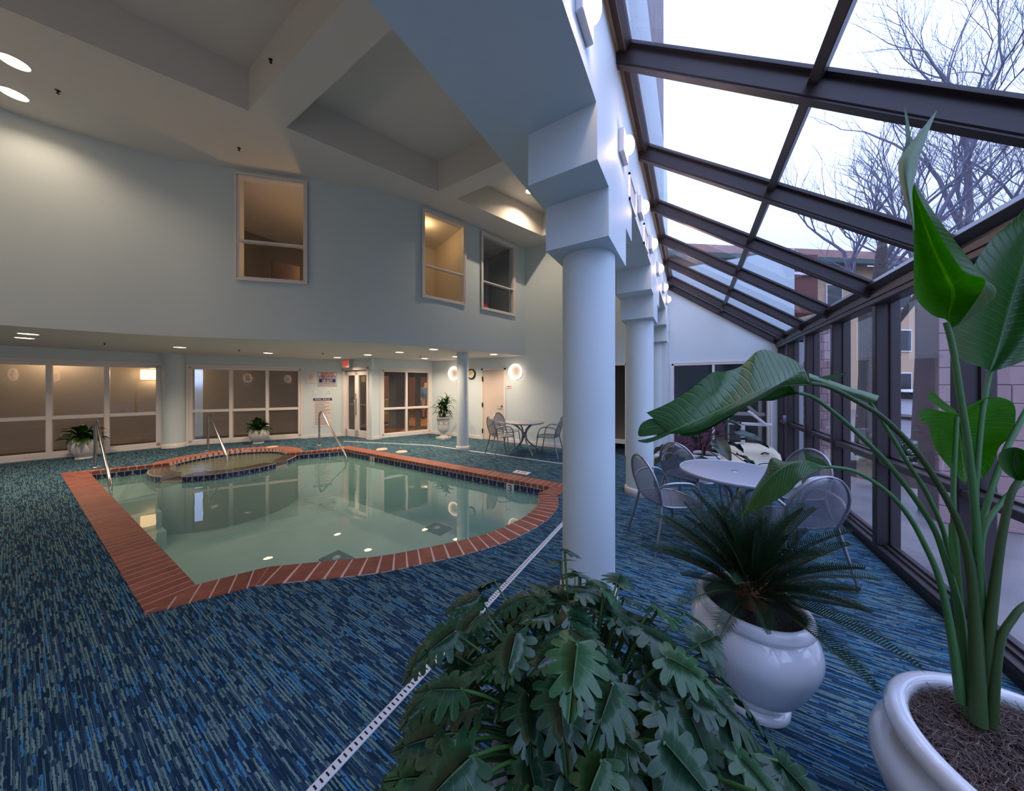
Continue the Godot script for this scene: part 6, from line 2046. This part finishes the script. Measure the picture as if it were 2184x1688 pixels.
func build_outdoors() -> void:
	solo("ground", box_mesh(Vector3(60, 0.2, 80), P(31.7, -0.14, 12)), M.concrete, "wet grey concrete paving outside the glass wall", "ground", Transform3D.IDENTITY, "", "structure")
	# block piers of the wing opposite
	for q in [[2.77, 5.75, 0.6, "pink block pier outside, seen behind the torn leaf"], [2.6, 9.9, 0.6, "pink block pier outside near the gym end"]]:
		var w := thing("block_pier", q[3], "pier", P(q[0], 0, q[1]), PI / 2)
		part(w, "core", box_mesh(Vector3(0.36, 3.0, q[2]), Vector3(0, 1.46, 0)), M.block_grout)
		var bm := rbox_mesh(Vector3(0.39, 0.192, 0.192), 0.004)
		var hm := rbox_mesh(Vector3(0.39, 0.192, 0.092), 0.004)
		var n := int(q[2] / 0.4)
		for j in 15:
			var z: float = -q[2] / 2
			var k := 0
			while z < q[2] / 2 - 0.05:
				var half: bool = (j % 2 == 1 and k == 0) or q[2] / 2 - z < 0.15
				var l := 0.1 if half else 0.2
				part(w, "block", hm if half else bm, M.block_pink, Transform3D(Basis.IDENTITY, Vector3(0, 0.06 + 0.2 * j, z + l / 2)))
				z += l
				k += 1
	# three-storey wing beyond the end wall: tan wall, green eave, red roof with a white truss
	var wing := thing("wing_building", "tan three-storey neighbouring wing with green eaves and red roof", "building")
	wing.transform = wall_frame(-1.5, 21.0, 15.0, 33.0)
	part(wing, "wall", box_mesh(Vector3(18.6, 9.6, 5.0), Vector3(9.3, 4.75, -2.5)), M.stucco_tan)
	var st := tool()
	st.set_smooth_group(-1)
	quad(st, Vector3(-0.6, 9.5, 0.6), Vector3(19.2, 9.5, 0.6), Vector3(19.2, 11.8, -2.5), Vector3(-0.6, 11.8, -2.5))
	quad(st, Vector3(-0.6, 9.5, -5.6), Vector3(19.2, 9.5, -5.6), Vector3(19.2, 11.8, -2.5), Vector3(-0.6, 11.8, -2.5))
	part(wing, "roof", done(st), M.roof_red)
	st = tool()
	for q in [[6.0, 3.2]]:
		span(st, Vector3(q[0], 6.0, 0), Vector3(q[0] + q[1], 9.6, 1.2))
	part(wing, "bay", done(st), M.roof_red)
	for q in [-1.0, 1.0]:
		part(wing, "truss", rbox_mesh(Vector3(2.2, 0.16, 0.12), 0.01), M.white, Transform3D(Basis(Vector3.BACK, -0.62 * q), Vector3(7.6 + 0.85 * q, 9.0, 1.32)))
	part(wing, "truss", rbox_mesh(Vector3(3.4, 0.16, 0.12), 0.01, Vector3(7.6, 8.35, 1.32)), M.white)
	part(wing, "eave", box_mesh(Vector3(19.8, 0.3, 0.3), Vector3(9.3, 9.5, 0.7)), M.eave_green)
	for j in 3:
		for i in 7:
			if j == 2 and i in [2, 3]:
				continue
			var fr := part(wing, "window", rbox_mesh(Vector3(1.2, 1.5, 0.08), 0.01, Vector3(1.4 + 2.6 * i, 1.7 + 2.9 * j, 0.04)), M.white)
			part(fr, "pane", box_mesh(Vector3(1.05, 1.35, 0.02), Vector3(1.4 + 2.6 * i, 1.7 + 2.9 * j, 0.085)), M.car_glass)
	# hedge wall and far lot
	var far := thing("lot_building", "long low beige building across the parking lot", "building", P(24, 0, 6))
	part(far, "wall", box_mesh(Vector3(2, 4.5, 30), Vector3(0, 2.2, 0)), M.stucco_tan)
	part(far, "roof", box_mesh(Vector3(2.6, 0.3, 30.6), Vector3(0, 4.6, 0)), M.eave_green)
	# upper storeys of the hotel seen past the skylight's ridge
	var up := solo("upper_storey", box_mesh(Vector3(0.06, 7.0, 9.4), P(-0.47, 7.4, 1.45)), M.wall_outside, "grey-brown outside wall rising above the skylight", "wall", Transform3D.IDENTITY, "", "structure")
	# trees
	var r := RandomNumberGenerator.new()
	var spots := [[5.7, 13.6, 12.5, 1, "slim bare tree outside, beside the skylight's cross bar"], [7.2, 15.0, 16.0, 2, "tallest bare tree outside, forked into two stems"], [9.6, 16.6, 14.0, 3, "leaning bare tree outside past the paddle leaf"], [3.9, 11.6, 9.5, 4, "lowest bare tree outside, behind the skylight's rafter"], [11.5, 12.6, 12.0, 5, "bare tree by the parking lot outside"]]
	for q in spots:
		r.seed = 600 + q[3]
		var tr := thing("bare_tree", q[4], "tree", P(q[0], -0.05, q[1]))
		st = tool()
		tube(st, [Vector3.ZERO, Vector3(0.05, q[2] * 0.2, 0), Vector3(0.0, q[2] * 0.4, 0.05)], [0.17, 0.14, 0.11], 8, false)
		part(tr, "trunk", done(st), M.bark)
		st = tool()
		branch(st, r, Vector3(0, q[2] * 0.39, 0.05), Vector3(0.12, 1, 0.0), q[2] * 0.22, 0.075, 5)
		branch(st, r, Vector3(0, q[2] * 0.36, 0.05), Vector3(-0.4, 1, 0.3), q[2] * 0.19, 0.07, 4)
		branch(st, r, Vector3(0, q[2] * 0.3, 0.05), Vector3(0.5, 0.8, -0.3), q[2] * 0.15, 0.055, 4)
		part(tr, "branches", done(st), M.twig)
	# trunk close to the glass, shrub, bed
	var tk := thing("tree_trunk", "thick rough tree trunk standing just outside the glass wall", "tree", P(3.05, -0.05, 8.5))
	part(tk, "trunk", tube_mesh(curve([Vector3(0, 0, 0), Vector3(0.02, 1.5, 0), Vector3(-0.02, 2.6, 0.05), Vector3(0.06, 4.4, 0)], 14), [0.19, 0.18, 0.17, 0.165, 0.16, 0.155, 0.15, 0.145, 0.14, 0.13, 0.12, 0.1, 0.08, 0.05], 14), M.bark)
	part(tk, "limb", tube_mesh(curve([Vector3(0.02, 2.4, 0), Vector3(0.4, 3.2, 0.2), Vector3(0.9, 4.2, 0.2)], 8), 0.05, 8), M.bark)
	st = tool()
	lathe(st, [[0.0, 0.16], [0.6, 0.12], [1.1, 0.0]], 24)
	solo("mulch_bed", done(st), M.mulch, "brown mulch bed round the tree trunk outside", "garden bed", Transform3D(Basis.IDENTITY, P(3.25, -0.05, 8.2)))
	var leaf := strap_leaf(0.09, 0.022, 0.4, 0.5)
	for q in [[3.0, 8.05, 0.34, 0.62, 41, "dense green shrub at the foot of the tree outside"], [3.95, 7.9, 0.28, 0.4, 42, "small green shrub in the mulch outside"]]:
		var sh := thing("shrub", q[5], "shrub", P(q[0], 0.0, q[1]))
		r.seed = q[4]
		var mm := MultiMesh.new()
		mm.transform_format = MultiMesh.TRANSFORM_3D
		mm.mesh = leaf
		mm.instance_count = 520
		for k in 520:
			var v := Vector3(r.randfn(), r.randfn(), r.randfn()).normalized()
			var s := pow(r.randf(), 0.4)
			mm.set_instance_transform(k, Transform3D(looking(v + Vector3(0, 0.3, 0), r.randf() * TAU), Vector3(v.x * q[2] * s, q[3] * (0.55 + 0.5 * v.y * s), v.z * q[2] * s)))
		var mi := MultiMeshInstance3D.new()
		mi.name = "foliage"
		mi.multimesh = mm
		mi.material_override = M.shrub
		mi.set_meta("kind", "stuff")
		sh.add_child(mi)
		part(sh, "stem", tube_mesh([Vector3(0, -0.05, 0), Vector3(0, q[3] * 0.6, 0)], 0.02, 6), M.bark)
	# parked cars
	for q in [[9.4, 21.5, "car_white", "white car parked across the lot outside", 1.9], [11.6, 25.2, "car_plum", "plum-coloured car parked across the lot outside", 1.9]]:
		car(P(q[0], -0.04, q[1]), q[4], M[q[2]], q[3])


func car(at: Vector3, turn: float, m: Material, label: String) -> void:
	var c := thing("car", label, "car", at, turn)
	var prof := [[-2.2, 0.45], [-2.15, 0.8], [-1.5, 0.92], [-0.9, 1.0], [-0.3, 1.42], [0.9, 1.45], [1.6, 1.05], [2.1, 0.95], [2.2, 0.5]]
	var rows := []
	for s in [[-0.86, 0.0], [-0.8, 0.06], [-0.5, 0.1], [0.5, 0.1], [0.8, 0.06], [0.86, 0.0]]:
		var row := []
		for p in prof:
			row.append(Vector3(p[0], p[1] - 0.12 + s[1], s[0] * (0.8 if p[1] > 1.3 else 1.0)))
		rows.append(row)
	var st := tool()
	grid(st, rows)
	st.set_smooth_group(-1)
	for e in [0, 5]:
		for i in prof.size() - 1:
			var a: Vector3 = rows[e][i]
			var b: Vector3 = rows[e][i + 1]
			quad(st, Vector3(a.x, 0.25, a.z), Vector3(b.x, 0.25, b.z), b, a)
	part(c, "body", done(st), m)
	st = tool()
	st.set_smooth_group(-1)
	for s in [-1.0, 1.0]:
		quad(st, Vector3(-0.7, 0.98, 0.85 * s), Vector3(1.4, 0.98, 0.85 * s), Vector3(0.85, 1.3, 0.74 * s), Vector3(-0.25, 1.28, 0.74 * s))
	quad(st, Vector3(-0.88, 1.0, -0.7), Vector3(-0.88, 1.0, 0.7), Vector3(-0.36, 1.4, 0.6), Vector3(-0.36, 1.4, -0.6))
	quad(st, Vector3(1.56, 1.06, -0.7), Vector3(1.56, 1.06, 0.7), Vector3(0.98, 1.42, 0.6), Vector3(0.98, 1.42, -0.6))
	part(c, "windows", done(st), M.car_glass)
	for w in [[-1.35, 0.8], [1.35, 0.8], [-1.35, -0.8], [1.35, -0.8]]:
		part(c, "wheel", lathe_mesh([[0.0, -0.1], [0.3, -0.1], [0.32, 0.0], [0.3, 0.1], [0.0, 0.1]], 20), M.tyre, Transform3D(Basis(Vector3.RIGHT, PI / 2), Vector3(w[0], 0.32, w[1])))
	part(c, "grille", rbox_mesh(Vector3(0.04, 0.2, 0.9), 0.01, Vector3(-2.2, 0.55, 0)), M.black)
